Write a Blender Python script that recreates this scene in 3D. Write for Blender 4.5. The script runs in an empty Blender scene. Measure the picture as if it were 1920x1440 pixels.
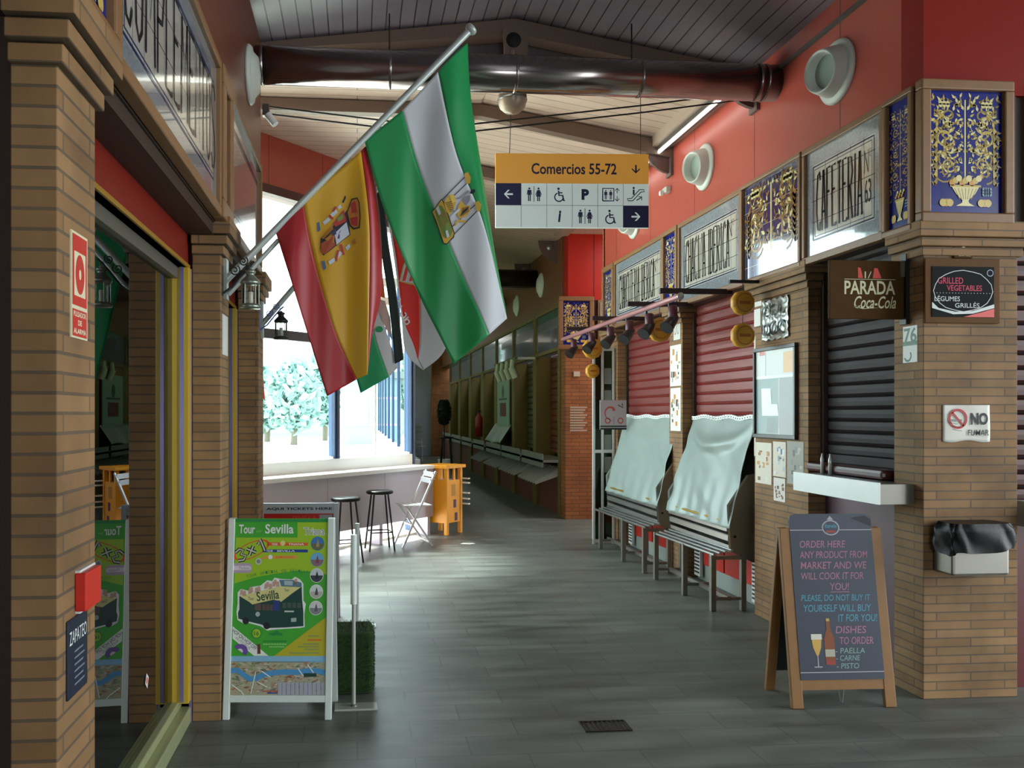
import bpy, math, random
from mathutils import Vector, Matrix
R = math.radians
scene = bpy.context.scene
COL = scene.collection

# ------------------------------------------------------------------ camera, world, sun, exposure
EYE = 1.65
YAW = math.atan(142/1600.0)
cam_d = bpy.data.cameras.new('camera')
cam = bpy.data.objects.new('camera', cam_d); COL.objects.link(cam)
cam.location = (0, 0, EYE); cam.rotation_euler = (R(90), 0, -YAW)
cam_d.sensor_width = 36.0; cam_d.lens = 36.0*1600/1920
cam_d.shift_x = 148/1920; cam_d.shift_y = 55/1920
cam_d.clip_start = 0.05; cam_d.clip_end = 400
scene.camera = cam

w = bpy.data.worlds.new('sky'); scene.world = w; w.use_nodes = True
bg = w.node_tree.nodes['Background']
bg.inputs[0].default_value = (0.90, 0.97, 1.0, 1); bg.inputs[1].default_value = 1.7

sun_d = bpy.data.lights.new('sun', 'SUN'); sun_d.energy = 5.0; sun_d.angle = R(16); sun_d.color = (1.0, 0.96, 0.88)
sun = bpy.data.objects.new('sun', sun_d); COL.objects.link(sun)
sun.rotation_euler = Vector((0.20, -0.55, -0.90)).to_track_quat('-Z', 'Y').to_euler()

vs = scene.view_settings
vs.view_transform = 'Standard'; vs.look = 'None'; vs.gamma = 1.0; vs.use_curve_mapping = False
vs.exposure = 2.05

def portal(loc, rot, sx, sy):
    d = bpy.data.lights.new('sky_portal', 'AREA'); d.shape = 'RECTANGLE'; d.size = sx; d.size_y = sy
    d.cycles.is_portal = True
    o = bpy.data.objects.new('sky_portal', d); COL.objects.link(o); o.location = loc; o.rotation_euler = rot
    return o

# ------------------------------------------------------------------ pixel -> place helpers (1920 x 1440 frame)
_c, _s = math.cos(YAW), math.sin(YAW)
def ray(px, py):
    r = (px-812)/1600.0; z = -(py-775)/1600.0
    return (r*_c+_s, -r*_s+_c, z)
def onZ(px, py, z=0.0):
    d = ray(px, py); t = (z-EYE)/d[2]; return Vector((d[0]*t, d[1]*t, z))
def onX(px, py, X):
    d = ray(px, py); t = X/d[0]; return Vector((X, d[1]*t, EYE+d[2]*t))
def onY(px, py, Y):
    d = ray(px, py); t = Y/d[1]; return Vector((d[0]*t, Y, EYE+d[2]*t))

# ------------------------------------------------------------------ materials (all procedural)
def lin(c):
    if isinstance(c, str): c = [int(c[i:i+2], 16) for i in (0, 2, 4)]
    out = []
    for v in c[:3]:
        v = v/255.0
        out.append(v/12.92 if v <= 0.04045 else ((v+0.055)/1.055)**2.4)
    return tuple(out)+(1.0,)
_M = {}
def mat(name, c='808080', rough=0.6, metal=0.0, noise=0.0, nscale=8.0, bump=0.0, bscale=60.0, spec=0.5, emit=0.0, coat=0.0):
    if name in _M: return _M[name]
    m = bpy.data.materials.new(name); m.use_nodes = True; nt = m.node_tree
    b = nt.nodes['Principled BSDF']; L = nt.links.new
    col = lin(c)
    b.inputs['Base Color'].default_value = col; b.inputs['Roughness'].default_value = rough
    b.inputs['Metallic'].default_value = metal; b.inputs['Specular IOR Level'].default_value = spec
    if emit:
        b.inputs['Emission Color'].default_value = col; b.inputs['Emission Strength'].default_value = emit
    if coat:
        b.inputs['Coat Weight'].default_value = coat; b.inputs['Coat Roughness'].default_value = 0.04; b.inputs['Coat IOR'].default_value = 1.8
    if noise or bump:
        g = nt.nodes.new('ShaderNodeNewGeometry')
    if noise:
        n = nt.nodes.new('ShaderNodeTexNoise'); n.inputs['Scale'].default_value = nscale; n.inputs['Detail'].default_value = 6
        L(g.outputs['Position'], n.inputs['Vector'])
        mx = nt.nodes.new('ShaderNodeMix'); mx.data_type = 'RGBA'
        k = noise
        mx.inputs[6].default_value = tuple(max(0, v*(1-k)) for v in col[:3])+(1,)
        mx.inputs[7].default_value = tuple(min(1, v*(1+k)) for v in col[:3])+(1,)
        L(n.outputs['Fac'], mx.inputs[0]); L(mx.outputs[2], b.inputs['Base Color'])
    if bump:
        n2 = nt.nodes.new('ShaderNodeTexNoise'); n2.inputs['Scale'].default_value = bscale; n2.inputs['Detail'].default_value = 4
        L(g.outputs['Position'], n2.inputs['Vector'])
        bp = nt.nodes.new('ShaderNodeBump'); bp.inputs['Strength'].default_value = bump; bp.inputs['Distance'].default_value = 0.01
        L(n2.outputs['Fac'], bp.inputs['Height']); L(bp.outputs[0], b.inputs['Normal'])
    _M[name] = m
    return m

def brickmat(name, c1, c2, cm, bw, rh, ms, offset=0.5, rough=0.8, coat=0.0, streak=None, mode='wall', bump=0.5, blotch=0.3, bscale=2.0, metal=0.0, spec=0.5, rot=0.0, rough_noise=0.0, smooth=0.1):
    """courses laid out from the world position: wall = (x+y, z), floor = (x, y) turned by rot"""
    if name in _M: return _M[name]
    m = bpy.data.materials.new(name); m.use_nodes = True; nt = m.node_tree; L = nt.links.new
    b = nt.nodes['Principled BSDF']
    g = nt.nodes.new('ShaderNodeNewGeometry'); sp = nt.nodes.new('ShaderNodeSeparateXYZ'); L(g.outputs['Position'], sp.inputs[0])
    cb = nt.nodes.new('ShaderNodeCombineXYZ')
    if mode == 'wall':
        ad = nt.nodes.new('ShaderNodeMath'); ad.operation = 'ADD'; L(sp.outputs[0], ad.inputs[0]); L(sp.outputs[1], ad.inputs[1])
        L(ad.outputs[0], cb.inputs[0]); L(sp.outputs[2], cb.inputs[1]); vec = cb.outputs[0]
    else:
        L(sp.outputs[0], cb.inputs[0]); L(sp.outputs[1], cb.inputs[1]); vec = cb.outputs[0]
        if rot:
            mp = nt.nodes.new('ShaderNodeMapping'); mp.inputs['Rotation'].default_value = (0, 0, rot); L(vec, mp.inputs[0]); vec = mp.outputs[0]
    bt = nt.nodes.new('ShaderNodeTexBrick'); L(vec, bt.inputs['Vector'])
    bt.offset = offset; bt.inputs['Scale'].default_value = 1.0
    bt.inputs['Color1'].default_value = lin(c1); bt.inputs['Color2'].default_value = lin(c2); bt.inputs['Mortar'].default_value = lin(cm)
    bt.inputs['Brick Width'].default_value = bw; bt.inputs['Row Height'].default_value = rh; bt.inputs['Mortar Size'].default_value = ms
    bt.inputs['Mortar Smooth'].default_value = smooth
    n = nt.nodes.new('ShaderNodeTexNoise'); n.inputs['Scale'].default_value = bscale; n.inputs['Detail'].default_value = 7; L(g.outputs['Position'], n.inputs['Vector'])
    if streak:
        sm = nt.nodes.new('ShaderNodeMapping'); sm.inputs['Scale'].default_value = streak; L(g.outputs['Position'], sm.inputs[0]); L(sm.outputs[0], n.inputs['Vector'])
    mr = nt.nodes.new('ShaderNodeMapRange'); mr.inputs['To Min'].default_value = 1-blotch; mr.inputs['To Max'].default_value = 1+blotch
    mr.inputs['From Min'].default_value = 0.3; mr.inputs['From Max'].default_value = 0.7; L(n.outputs['Fac'], mr.inputs['Value'])
    mx = nt.nodes.new('ShaderNodeMix'); mx.data_type = 'RGBA'; mx.blend_type = 'MULTIPLY'; mx.inputs[0].default_value = 1.0
    L(bt.outputs['Color'], mx.inputs[6]); L(mr.outputs[0], mx.inputs[7]); L(mx.outputs[2], b.inputs['Base Color'])
    b.inputs['Roughness'].default_value = rough; b.inputs['Metallic'].default_value = metal; b.inputs['Specular IOR Level'].default_value = spec
    if coat:
        b.inputs['Coat Weight'].default_value = coat; b.inputs['Coat Roughness'].default_value = 0.04; b.inputs['Coat IOR'].default_value = 1.8
    if rough_noise:
        m2 = nt.nodes.new('ShaderNodeMapRange'); m2.inputs['To Min'].default_value = rough-rough_noise; m2.inputs['To Max'].default_value = rough+rough_noise
        L(n.outputs['Fac'], m2.inputs['Value']); L(m2.outputs[0], b.inputs['Roughness'])
    if bump:
        inv = nt.nodes.new('ShaderNodeMath'); inv.operation = 'SUBTRACT'; inv.inputs[0].default_value = 1.0; L(bt.outputs['Fac'], inv.inputs[1])
        bp = nt.nodes.new('ShaderNodeBump'); bp.inputs['Strength'].default_value = bump; bp.inputs['Distance'].default_value = 0.006
        L(inv.outputs[0], bp.inputs['Height']); L(bp.outputs[0], b.inputs['Normal'])
    _M[name] = m
    return m

def glassmat(name, tint='ffffff', refl=0.25, rough=0.0, fres=True):
    if name in _M: return _M[name]
    m = bpy.data.materials.new(name); m.use_nodes = True; nt = m.node_tree; L = nt.links.new
    nt.nodes.remove(nt.nodes['Principled BSDF']); out = nt.nodes['Material Output']
    t = nt.nodes.new('ShaderNodeBsdfTransparent'); t.inputs[0].default_value = lin(tint)
    g = nt.nodes.new('ShaderNodeBsdfGlossy'); g.inputs['Roughness'].default_value = rough
    mx = nt.nodes.new('ShaderNodeMixShader'); mx.inputs[0].default_value = refl
    if fres:
        lw = nt.nodes.new('ShaderNodeLayerWeight'); lw.inputs['Blend'].default_value = refl; L(lw.outputs['Fresnel'], mx.inputs[0])
    L(t.outputs[0], mx.inputs[1]); L(g.outputs[0], mx.inputs[2]); L(mx.outputs[0], out.inputs[0])
    _M[name] = m
    return m

# ------------------------------------------------------------------ mesh builder
class MB:
    def __init__(s, T=None):
        s.v = []; s.f = []; s.mi = []; s.sm = []; s.mats = []; s.T = T or Matrix()
    def add(s, vs, fs, m, smooth=False):
        if m not in s.mats: s.mats.append(m)
        k = s.mats.index(m); o = len(s.v)
        s.v += [s.T @ Vector(p) for p in vs]
        s.f += [tuple(i+o for i in f) for f in fs]; s.mi += [k]*len(fs); s.sm += [smooth]*len(fs)
        return s
    def box(s, x0, x1, y0, y1, z0, z1, m):
        v = [(x0,y0,z0),(x1,y0,z0),(x1,y1,z0),(x0,y1,z0),(x0,y0,z1),(x1,y0,z1),(x1,y1,z1),(x0,y1,z1)]
        return s.add(v, [(3,2,1,0),(4,5,6,7),(0,1,5,4),(1,2,6,5),(2,3,7,6),(3,0,4,7)], m)
    def bar(s, p0, p1, wx, wy, m):
        """square bar between two points"""
        p0 = Vector(p0); p1 = Vector(p1); d = (p1-p0).normalized()
        up = Vector((0,0,1)) if abs(d.z) < 0.95 else Vector((0,1,0))
        a = d.cross(up).normalized()*wx/2; b = a.cross(d).normalized()*wy/2
        v = [p+e for p in (p0, p1) for e in (-a-b, a-b, a+b, -a+b)]
        return s.add(v, [(3,2,1,0),(4,5,6,7),(0,1,5,4),(1,2,6,5),(2,3,7,6),(3,0,4,7)], m)
    def prism(s, poly, y0, y1, m):
        """poly in the local XZ plane, extruded along Y"""
        n = len(poly); v = [(p[0], y0, p[1]) for p in poly]+[(p[0], y1, p[1]) for p in poly]
        return s.add(v, [tuple(range(n)), tuple(range(2*n-1, n-1, -1))]+[(i+n, (i+1) % n+n, (i+1) % n, i) for i in range(n)], m)
    def prismz(s, poly, z0, z1, m):
        n = len(poly); v = [(p[0], p[1], z0) for p in poly]+[(p[0], p[1], z1) for p in poly]
        return s.add(v, [tuple(range(n-1, -1, -1)), tuple(range(n, 2*n))]+[(i, (i+1) % n, (i+1) % n+n, i+n) for i in range(n)], m)
    def prismx(s, poly, x0, x1, m):
        """poly in the local YZ plane, extruded along X"""
        n = len(poly); v = [(x0, p[0], p[1]) for p in poly]+[(x1, p[0], p[1]) for p in poly]
        return s.add(v, [tuple(range(n-1, -1, -1)), tuple(range(n, 2*n))]+[(i, (i+1) % n, (i+1) % n+n, i+n) for i in range(n)], m)
    def flat(s, poly, y, m):
        return s.add([(p[0], y, p[1]) for p in poly], [tuple(range(len(poly)))], m)
    def rect(s, x0, x1, z0, z1, y, m): return s.flat([(x0,z0),(x1,z0),(x1,z1),(x0,z1)], y, m)
    def disc(s, x, z, r, y, m, n=20, rz=None):
        rz = rz or r
        return s.flat([(x+r*math.cos(2*math.pi*i/n), z+rz*math.sin(2*math.pi*i/n)) for i in range(n)], y, m)
    def ring(s, x, z, r, wd, y, m, a0=0, a1=360, n=28, k=1.0):
        pts = [(x+r*math.cos(R(a0+(a1-a0)*i/n)), z+k*r*math.sin(R(a0+(a1-a0)*i/n))) for i in range(n+1)]
        return s.ribbon(pts, wd, y, m)
    def ribbon(s, pts, wd, y, m, taper=False):
        vs = []; n = len(pts)
        for i, p in enumerate(pts):
            a = pts[max(0, i-1)]; b = pts[min(n-1, i+1)]
            dx, dz = b[0]-a[0], b[1]-a[1]; l = math.hypot(dx, dz) or 1
            h = wd/2*((1-0.85*i/(n-1)) if taper else 1)
            nx, nz = -dz/l*h, dx/l*h
            vs += [(p[0]+nx, y, p[1]+nz), (p[0]-nx, y, p[1]-nz)]
        return s.add(vs, [(2*i, 2*i+1, 2*i+3, 2*i+2) for i in range(n-1)], m)
    def tube(s, pts, r, m, n=8, cap=True, r1=None, closed=False):
        pts = [Vector(p) for p in pts]; k = len(pts); vs = []; prev = None
        for i, p in enumerate(pts):
            d = (pts[min(k-1, i+1)]-pts[max(0, i-1)]).normalized()
            if prev is None:
                up = Vector((0,0,1)) if abs(d.z) < 0.9 else Vector((1,0,0)); a = d.cross(up).normalized()
            else: a = (prev-d*prev.dot(d)).normalized()
            prev = a; b = d.cross(a)
            rr = r if r1 is None else r+(r1-r)*i/(k-1)
            vs += [p+a*rr*math.cos(2*math.pi*j/n)+b*rr*math.sin(2*math.pi*j/n) for j in range(n)]
        fs = [(i*n+j, i*n+(j+1) % n, (i+1)*n+(j+1) % n, (i+1)*n+j) for i in range(k-1) for j in range(n)]
        s.add(vs, fs, m, True)
        if cap: s.add(vs[:n], [tuple(range(n-1, -1, -1))], m); s.add(vs[-n:], [tuple(range(n))], m)
        return s
    def lathe(s, prof, m, c=(0,0,0), n=20, axis='z', cap=True):
        """profile of (radius, height) turned about an axis through c"""
        vs = []
        for r, h in prof:
            for j in range(n):
                a = 2*math.pi*j/n; x, y = r*math.cos(a), r*math.sin(a)
                p = (x, y, h) if axis == 'z' else ((h, x, y) if axis == 'x' else (y, h, x))
                vs.append((p[0]+c[0], p[1]+c[1], p[2]+c[2]))
        k = len(prof)
        fs = [(i*n+j, i*n+(j+1) % n, (i+1)*n+(j+1) % n, (i+1)*n+j) for i in range(k-1) for j in range(n)]
        if cap: fs += [tuple(range(n-1, -1, -1)), tuple(range((k-1)*n, k*n))]
        return s.add(vs, fs, m, True)
    def grid(s, fn, nu, nv, m, smooth=True):
        vs = [fn(i/nu, j/nv) for j in range(nv+1) for i in range(nu+1)]
        fs = [(j*(nu+1)+i, j*(nu+1)+i+1, (j+1)*(nu+1)+i+1, (j+1)*(nu+1)+i) for j in range(nv) for i in range(nu)]
        return s.add(vs, fs, m, smooth)
    def text(s, t, x0, x1, z0, z1, y, m, shear=0.0, bold=0.0, rot=0.0, thick=0.0):
        """lettering fitted to a box on the local XZ plane"""
        vs, fs = glyphs(t, shear, bold)
        if not vs: return s
        ax = min(v[0] for v in vs); bx = max(v[0] for v in vs); az = min(v[1] for v in vs); bz = max(v[1] for v in vs)
        cx, cz = (x0+x1)/2, (z0+z1)/2; ca, sa = math.cos(rot), math.sin(rot); out = []
        for v in vs:
            X = (v[0]-ax)/(bx-ax)*(x1-x0)-(x1-x0)/2; Z = (v[1]-az)/(bz-az)*(z1-z0)-(z1-z0)/2
            out.append((cx+X*ca-Z*sa, y, cz+X*sa+Z*ca))
        return s.add(out, fs, m)
    def build(s, name, parent=None, label=None, bevel=0.0, kind=None, solid=0.0, loc=None):
        me = bpy.data.meshes.new(name); me.from_pydata([tuple(v) for v in s.v], [], s.f)
        for m in s.mats: me.materials.append(m)
        for p, k, sm in zip(me.polygons, s.mi, s.sm): p.material_index = k; p.use_smooth = sm
        me.update()
        o = bpy.data.objects.new(name, me); COL.objects.link(o)
        if parent: o.parent = parent
        if loc: o.location = loc
        if label: o['label'] = label
        if kind: o['kind'] = kind
        if bevel:
            b = o.modifiers.new('edge', 'BEVEL'); b.width = bevel; b.segments = 2; b.limit_method = 'ANGLE'; b.angle_limit = R(40)
        if solid:
            q = o.modifiers.new('thick', 'SOLIDIFY'); q.thickness = solid; q.offset = 0
        return o

_G = {}
def glyphs(t, shear, bold):
    k = (t, shear, bold)
    if k not in _G:
        cu = bpy.data.curves.new('glyphs', 'FONT'); cu.body = t; cu.shear = shear; cu.offset = bold; cu.resolution_u = 3
        o = bpy.data.objects.new('glyphs', cu); me = o.to_mesh()
        _G[k] = ([(v.co.x, v.co.y) for v in me.vertices], [tuple(p.vertices) for p in me.polygons])
        o.to_mesh_clear(); bpy.data.objects.remove(o); bpy.data.curves.remove(cu)
    return _G[k]

def thing(name, label, cat, loc=(0,0,0), rz=0.0, group=None):
    o = bpy.data.objects.new(name, None); COL.objects.link(o)
    o.location = loc; o.rotation_euler = (0, 0, rz); o.empty_display_size = 0.1
    o['label'] = label; o['category'] = cat
    if group: o['group'] = group
    return o
def tag(o, label, cat, group=None):
    o['label'] = label; o['category'] = cat
    if group: o['group'] = group
    return o
def solo(name, mb, label, cat, loc=(0,0,0), rz=0.0, group=None, bevel=0.0, solid=0.0):
    o = mb.build(name, bevel=bevel, solid=solid); o.location = loc; o.rotation_euler = (0, 0, rz)
    return tag(o, label, cat, group)
def struct(name, mb, bevel=0.0, solid=0.0):
    return mb.build(name, bevel=bevel, kind='structure', solid=solid)
def dup(root, loc=None, rz=None, label=None, group=None):
    r = root.copy(); COL.objects.link(r)
    if loc is not None: r.location = loc
    if rz is not None: r.rotation_euler = (0, 0, rz)
    if label: r['label'] = label
    if group: r['group'] = group
    for ch in list(root.children):
        c = ch.copy(); COL.objects.link(c); c.parent = r
        for g in list(ch.children):
            d = g.copy(); COL.objects.link(d); d.parent = c
    return r
# ------------------------------------------------------------------ shared materials
BRICK = brickmat('thin clay brick', '91704a', '80603c', '62523f', 0.42, 0.05, 0.0045, blotch=0.28, bscale=3.5, rough=0.75, bump=0.5)
BRICKF = brickmat('thin clay brick far', 'a0653c', '905830', '66482f', 0.25, 0.06, 0.005, blotch=0.2, bscale=3.0, rough=0.75, bump=0.4)
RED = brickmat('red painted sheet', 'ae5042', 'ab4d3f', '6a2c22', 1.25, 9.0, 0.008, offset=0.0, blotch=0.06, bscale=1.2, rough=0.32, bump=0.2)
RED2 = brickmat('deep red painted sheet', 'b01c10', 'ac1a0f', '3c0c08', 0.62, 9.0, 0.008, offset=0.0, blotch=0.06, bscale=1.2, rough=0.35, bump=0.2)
UPBROWN = mat('brown upper sheet', '6e3d2c', 0.35, noise=0.08, nscale=3)
CEILN = brickmat('dark metal slats', '8f8690', '857c86', '3c363a', 8.0, 0.11, 0.005, mode='floor', rot=R(90), blotch=0.22, bscale=1.4, rough=0.32, metal=0.2, bump=0.4)
CEILF = brickmat('pale ceiling planks', 'c9b3a4', 'bfa898', '82705f', 7.0, 0.16, 0.006, mode='floor', blotch=0.12, bscale=1.0, rough=0.4, bump=0.3)
SLATE = brickmat('slate floor tiles', '656964', '5b605b', '4e524e', 0.55, 0.24, 0.004, mode='floor', blotch=0.42, bscale=2.6, rough=0.45, bump=0.2, rough_noise=0.14, streak=(0.5, 2.6, 1))
WOODF = mat('brown sign frame', '84603c', 0.45, noise=0.15, nscale=20)
GREYMET = mat('grey painted steel', '5d5552', 0.4, 0.3)
DUCTM = mat('galvanised duct', '9a9290', 0.18, 0.95, noise=0.12, nscale=3)
STEEL = mat('stainless steel', 'b9bdbb', 0.28, 0.85, noise=0.06, nscale=6)
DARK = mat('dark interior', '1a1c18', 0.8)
DARKBROWN = mat('dark brown soffit', '3a2a20', 0.6, noise=0.2, nscale=6)
WHITE = mat('white paint', 'e6ebe8', 0.4)
BLACK = mat('black', '141414', 0.5)
BLUEPOST = mat('blue steel post', '2c4a72', 0.4)
OCHRE = mat('yellow window frame', 'bc9c2a', 0.4, noise=0.06, nscale=12)
SILL = mat('greenish metal sill', 'aab086', 0.3, 0.3, noise=0.1, nscale=10)
LILAC = mat('lilac metal trim', '7d78a0', 0.3, 0.5)
PLUM = mat('plum panel', '5a4048', 0.45, noise=0.1, nscale=3)
CONC = mat('sunlit paving', 'd8d4c8', 0.8, noise=0.06, nscale=1.5)
SHOPGLASS = glassmat('shop window glass', 'c8d2c4', 0.62, 0.0)
PANE = glassmat('clear pane', 'f2fbfb', 0.12, 0.0)

XR, XL = 3.25, -0.73          # corridor faces of the two shop rows
YA = 4.65                     # front of the corner pier
# corridor-side bays of the right-hand row (along y)
EAVE, RIDGE, XRIDGE = 4.45, 4.80, 1.25
YE_ = 13.4

# ------------------------------------------------------------------ floor, ground, ceilings
GA = Vector((-1.03, 9.09, 0)); GD = Vector((0.650, 0.760, 0)).normalized(); GN = Vector((-GD.y, GD.x, 0))   # counter line, outward normal
def gl(s_, n_=0.0, z=0.0):
    p = GA+GD*s_+GN*n_; return Vector((p.x, p.y, z))
b = MB(); b.box(-7, 11, -7, 40, -0.12, 0.0, SLATE); struct('floor', b)
b = MB(); 
p = [gl(-4.2, 0.25), gl(3.25, 0.25), Vector((0.74, 12.0, 0)), Vector((0.74, 40, 0)), Vector((-60, 40, 0)), Vector((-60, 6.9, 0)), Vector((-4, 6.9, 0))]
b.prismz([(q.x, q.y) for q in p], 0.0, 0.03, CONC)
b.box(-90, 60, 40, 120, -0.05, 0.0, CONC)
struct('ground_outside', b)

def gable(b, y0, y1, m, x0=XL-0.1, x1=XR+0.1, t=0.08):
    b.prism([(x0, EAVE+0.08), (XRIDGE, RIDGE), (x1, EAVE), (x1, EAVE+0.5+t), (x0, EAVE+0.5+t)], y0, y1, m)
b = MB(); gable(b, -6, 6.85, CEILN); b.box(XR+0.1, 8.2, -6, YA+0.3, EAVE, EAVE+0.5, CEILN); b.box(-6, XL-0.1, -6, 2.4, EAVE, EAVE+0.5, CEILN)
struct('ceiling', b)
b = MB()
b.prism([(XRIDGE, RIDGE), (XR+0.1, EAVE), (XR+0.1, EAVE+0.6), (XRIDGE, EAVE+0.6)], 6.85, 36, CEILF)
zl = 4.77
q = [gl(-4.0, 0.5), gl(3.6, 0.5), Vector((XRIDGE, 13.15, 0)), Vector((XRIDGE, 6.85, 0)), Vector((-3.5, 6.85, 0))]
b.prismz([(v.x, v.y) for v in reversed(q)][::-1], zl+0.02, zl+0.3, CEILF)
struct('ceiling_entrance', b)
b = MB(); b.box(XR+0.1, 4.3, 11.1, YE_, EAVE, EAVE+0.5, CEILF); b.box(0.7, XRIDGE, 12.6, 36, 4.79, 5.1, CEILF); struct('ceiling_passage', b)

# ------------------------------------------------------------------ right-hand shop row
b = MB(); b.box(XR, XR+0.2, YA+0.2, 11.05, 3.50, EAVE+0.25, RED); struct('wall_right', b)
b = MB(); b.box(XR, 10.5, YA, YA+0.2, 3.50, EAVE+0.3, brickmat('shade darkened red sheet', '861a0a', '82180a', '2a0806', 1.25, 9.0, 0.008, offset=0.0, blotch=0.06, bscale=1.2, rough=0.55, spec=0.2, bump=0.2)); struct('wall_right_alley', b)  # separate darker red: the alley's shade is put into the colour
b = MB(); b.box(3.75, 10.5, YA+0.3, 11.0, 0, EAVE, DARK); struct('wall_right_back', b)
b = MB(); b.box(XR, 10.5, 11.0, 11.1, 0, EAVE, BRICKF); struct('wall_right_end', b)

def corbel(b, x0, x1, y0, y1, z0, m, sides=(1, 1, 1, 1)):
    for k in range(3):
        e = 0.02*(k+1); z = z0+0.052*k
        b.box(x0-e*sides[0], x1+e*sides[1], y0-e*sides[2], y1+e*sides[3], z, z+0.047 if k < 2 else z+0.09, m)
def pier(name, x0, x1, y0, y1, ztop=2.70, sides=(1, 1, 1, 1), m=None):
    b = MB(); b.box(x0, x1, y0, y1, 0, ztop, m or BRICK); corbel(b, x0, x1, y0, y1, ztop-0.16, m or BRICK, sides)
    return struct(name, b, bevel=0.004)
pier('brick_pillar', XR, 3.83, YA, 4.92, 2.72, (1, 1, 1, 0))
pier('brick_pillar', XR, 3.75, 5.91, 6.75, 2.72, (1, 0, 1, 1))
pier('brick_pillar', XR, 3.75, 8.31, 8.67, 2.72, (1, 0, 1, 1))
pier('brick_pillar', XR, 3.75, 10.45, 11.0, 2.72, (1, 0, 1, 1))
# brick above the shop openings is carried by a lintel (the sign band sits on it)
for y0, y1 in ((4.92, 5.91), (6.75, 8.31), (8.67, 10.45)):
    b = MB(); b.box(XR+0.02, XR+0.4, y0, y1, 2.72, 3.52, DARKBROWN); struct('lintel', b)
for y0, y1 in ((YA+0.01, 4.92), (5.91, 6.75), (8.31, 8.67), (10.45, 11.0)):
    b = MB(); b.box(XR+0.02, XR+0.4, y0, y1, 2.70, 3.52, DARKBROWN); struct('lintel', b)
b = MB(); b.box(XR+0.4, 3.83, YA+0.01, 4.92, 2.70, 3.52, DARKBROWN); struct('lintel', b)
b = MB(); b.box(3.83, 10.5, YA+0.03, 4.9, 2.72, 3.52, DARKBROWN); struct('lintel', b)
# stall walls under the shutters
b = MB(); b.box(XR+0.13, XR+0.3, 4.92, 5.91, 0, 1.10, PLUM); struct('wall_stall_1', b)
for i, (y0, y1) in enumerate(((6.75, 8.31), (8.67, 10.45))):
    b = MB(); b.box(XR+0.16, XR+0.3, y0, y1, 0, 1.3, mat('pale stall wall', '8f9890', 0.6)); struct('wall_stall_%d' % (i+2), b)

# far block of the right-hand row, past the side passage
YE = 13.05
b = MB(); b.box(XR-0.02, 4.1, YE, YE+0.3, 0, 2.70, BRICKF); b.box(3.9, 10, YE+0.02, YE+0.3, 0, EAVE, BRICKF); struct('wall_passage', b)
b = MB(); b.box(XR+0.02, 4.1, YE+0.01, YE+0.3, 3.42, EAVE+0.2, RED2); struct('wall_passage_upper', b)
b = MB(); b.box(XR-0.02, 4.1, YE+0.02, YE+0.3, 2.70, 3.42, DARKBROWN); struct('lintel', b)
FARY = [(13.35, 13.5), (15.15, 15.45), (17.3, 17.6), (19.4, 19.9), (21.6, 22.1), (24.0, 24.5), (26.6, 27.1), (29.4, 30)]
OLIVE = mat('olive painted pillar', '6e5c28', 0.6, noise=0.15, nscale=8)
for y0, y1 in FARY:
    b = MB(); b.box(XR-0.04, XR+0.3, y0, y1, 0, 2.66, OLIVE); struct('pillar', b)
b = MB(); b.box(XR, XR+0.3, YE+0.3, 33, 3.40, EAVE+0.2, mat('brown far upper wall', '74492c', 0.45, noise=0.1, nscale=2)); struct('wall_far_upper', b)
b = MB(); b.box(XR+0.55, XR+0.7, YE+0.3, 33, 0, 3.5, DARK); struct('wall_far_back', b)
b = MB(); b.box(XR+0.02, XR+0.2, YE+0.3, 33, 0, 0.78, mat('red-brown stall base', '74413a', 0.5, noise=0.15, nscale=4)); struct('wall_far_base', b)
b = MB(); b.box(0.9, 2.85, 33, 33.3, 0, EAVE, mat('daylight tinted far wall', 'a8aec4', 0.7, noise=0.1, nscale=2)); struct('wall_end', b)  # bluish tone of the daylight painted into the end wall
b = MB(); b.box(2.85, 4.2, 32.6, 33, 0, EAVE, BRICKF); struct('wall_end_brick', b)
b = MB(); b.box(0.74, 0.88, 11.95, 33, 0, 1.0, mat('pale outer wall', 'a9bcbc', 0.7, noise=0.05)); b.box(0.74, 0.88, 11.95, 33, 4.12, EAVE+0.4, mat('pale outer wall')); struct('wall_far_left', b)
t = bpy.data.objects.new('window_6', None); COL.objects.link(t); t['kind'] = 'structure'  # glazing added to light the far corridor and reflect in the tile signs
b = MB(); b.box(0.80, 0.806, 12.0, 33, 1.0, 4.12, glassmat('dimming green pane', '868e80', 0.12)); b.build('pane', t)  # tint cuts the daylight this added glazing lets in
for y in (14.0, 16.6, 19.2, 21.8, 24.4, 27.0, 29.6, 32.2):
    b = MB(); b.box(0.77, 0.85, y, y+0.07, 1.0, 4.12, BLUEPOST); b.build('mullion', t)
b = MB(); b.box(XR-0.025, XR, YA+0.2, 6.6, EAVE-0.16, EAVE-0.13, GREYMET); struct('trim_9', b)
b = MB(); b.box(-7, 0.2, -6.3, -6.2, 0, EAVE+0.1, DARK); b.box(2.6, 11, -6.3, -6.2, 0, EAVE+0.1, DARK); b.box(0.2, 2.6, -6.3, -6.2, 2.6, EAVE+0.1, DARK); struct('wall_back', b)
b = MB(); b.box(-6.1, -6.0, -6.2, 2.4, 0, EAVE+0.1, BRICK); struct('wall_left_far', b)

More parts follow.
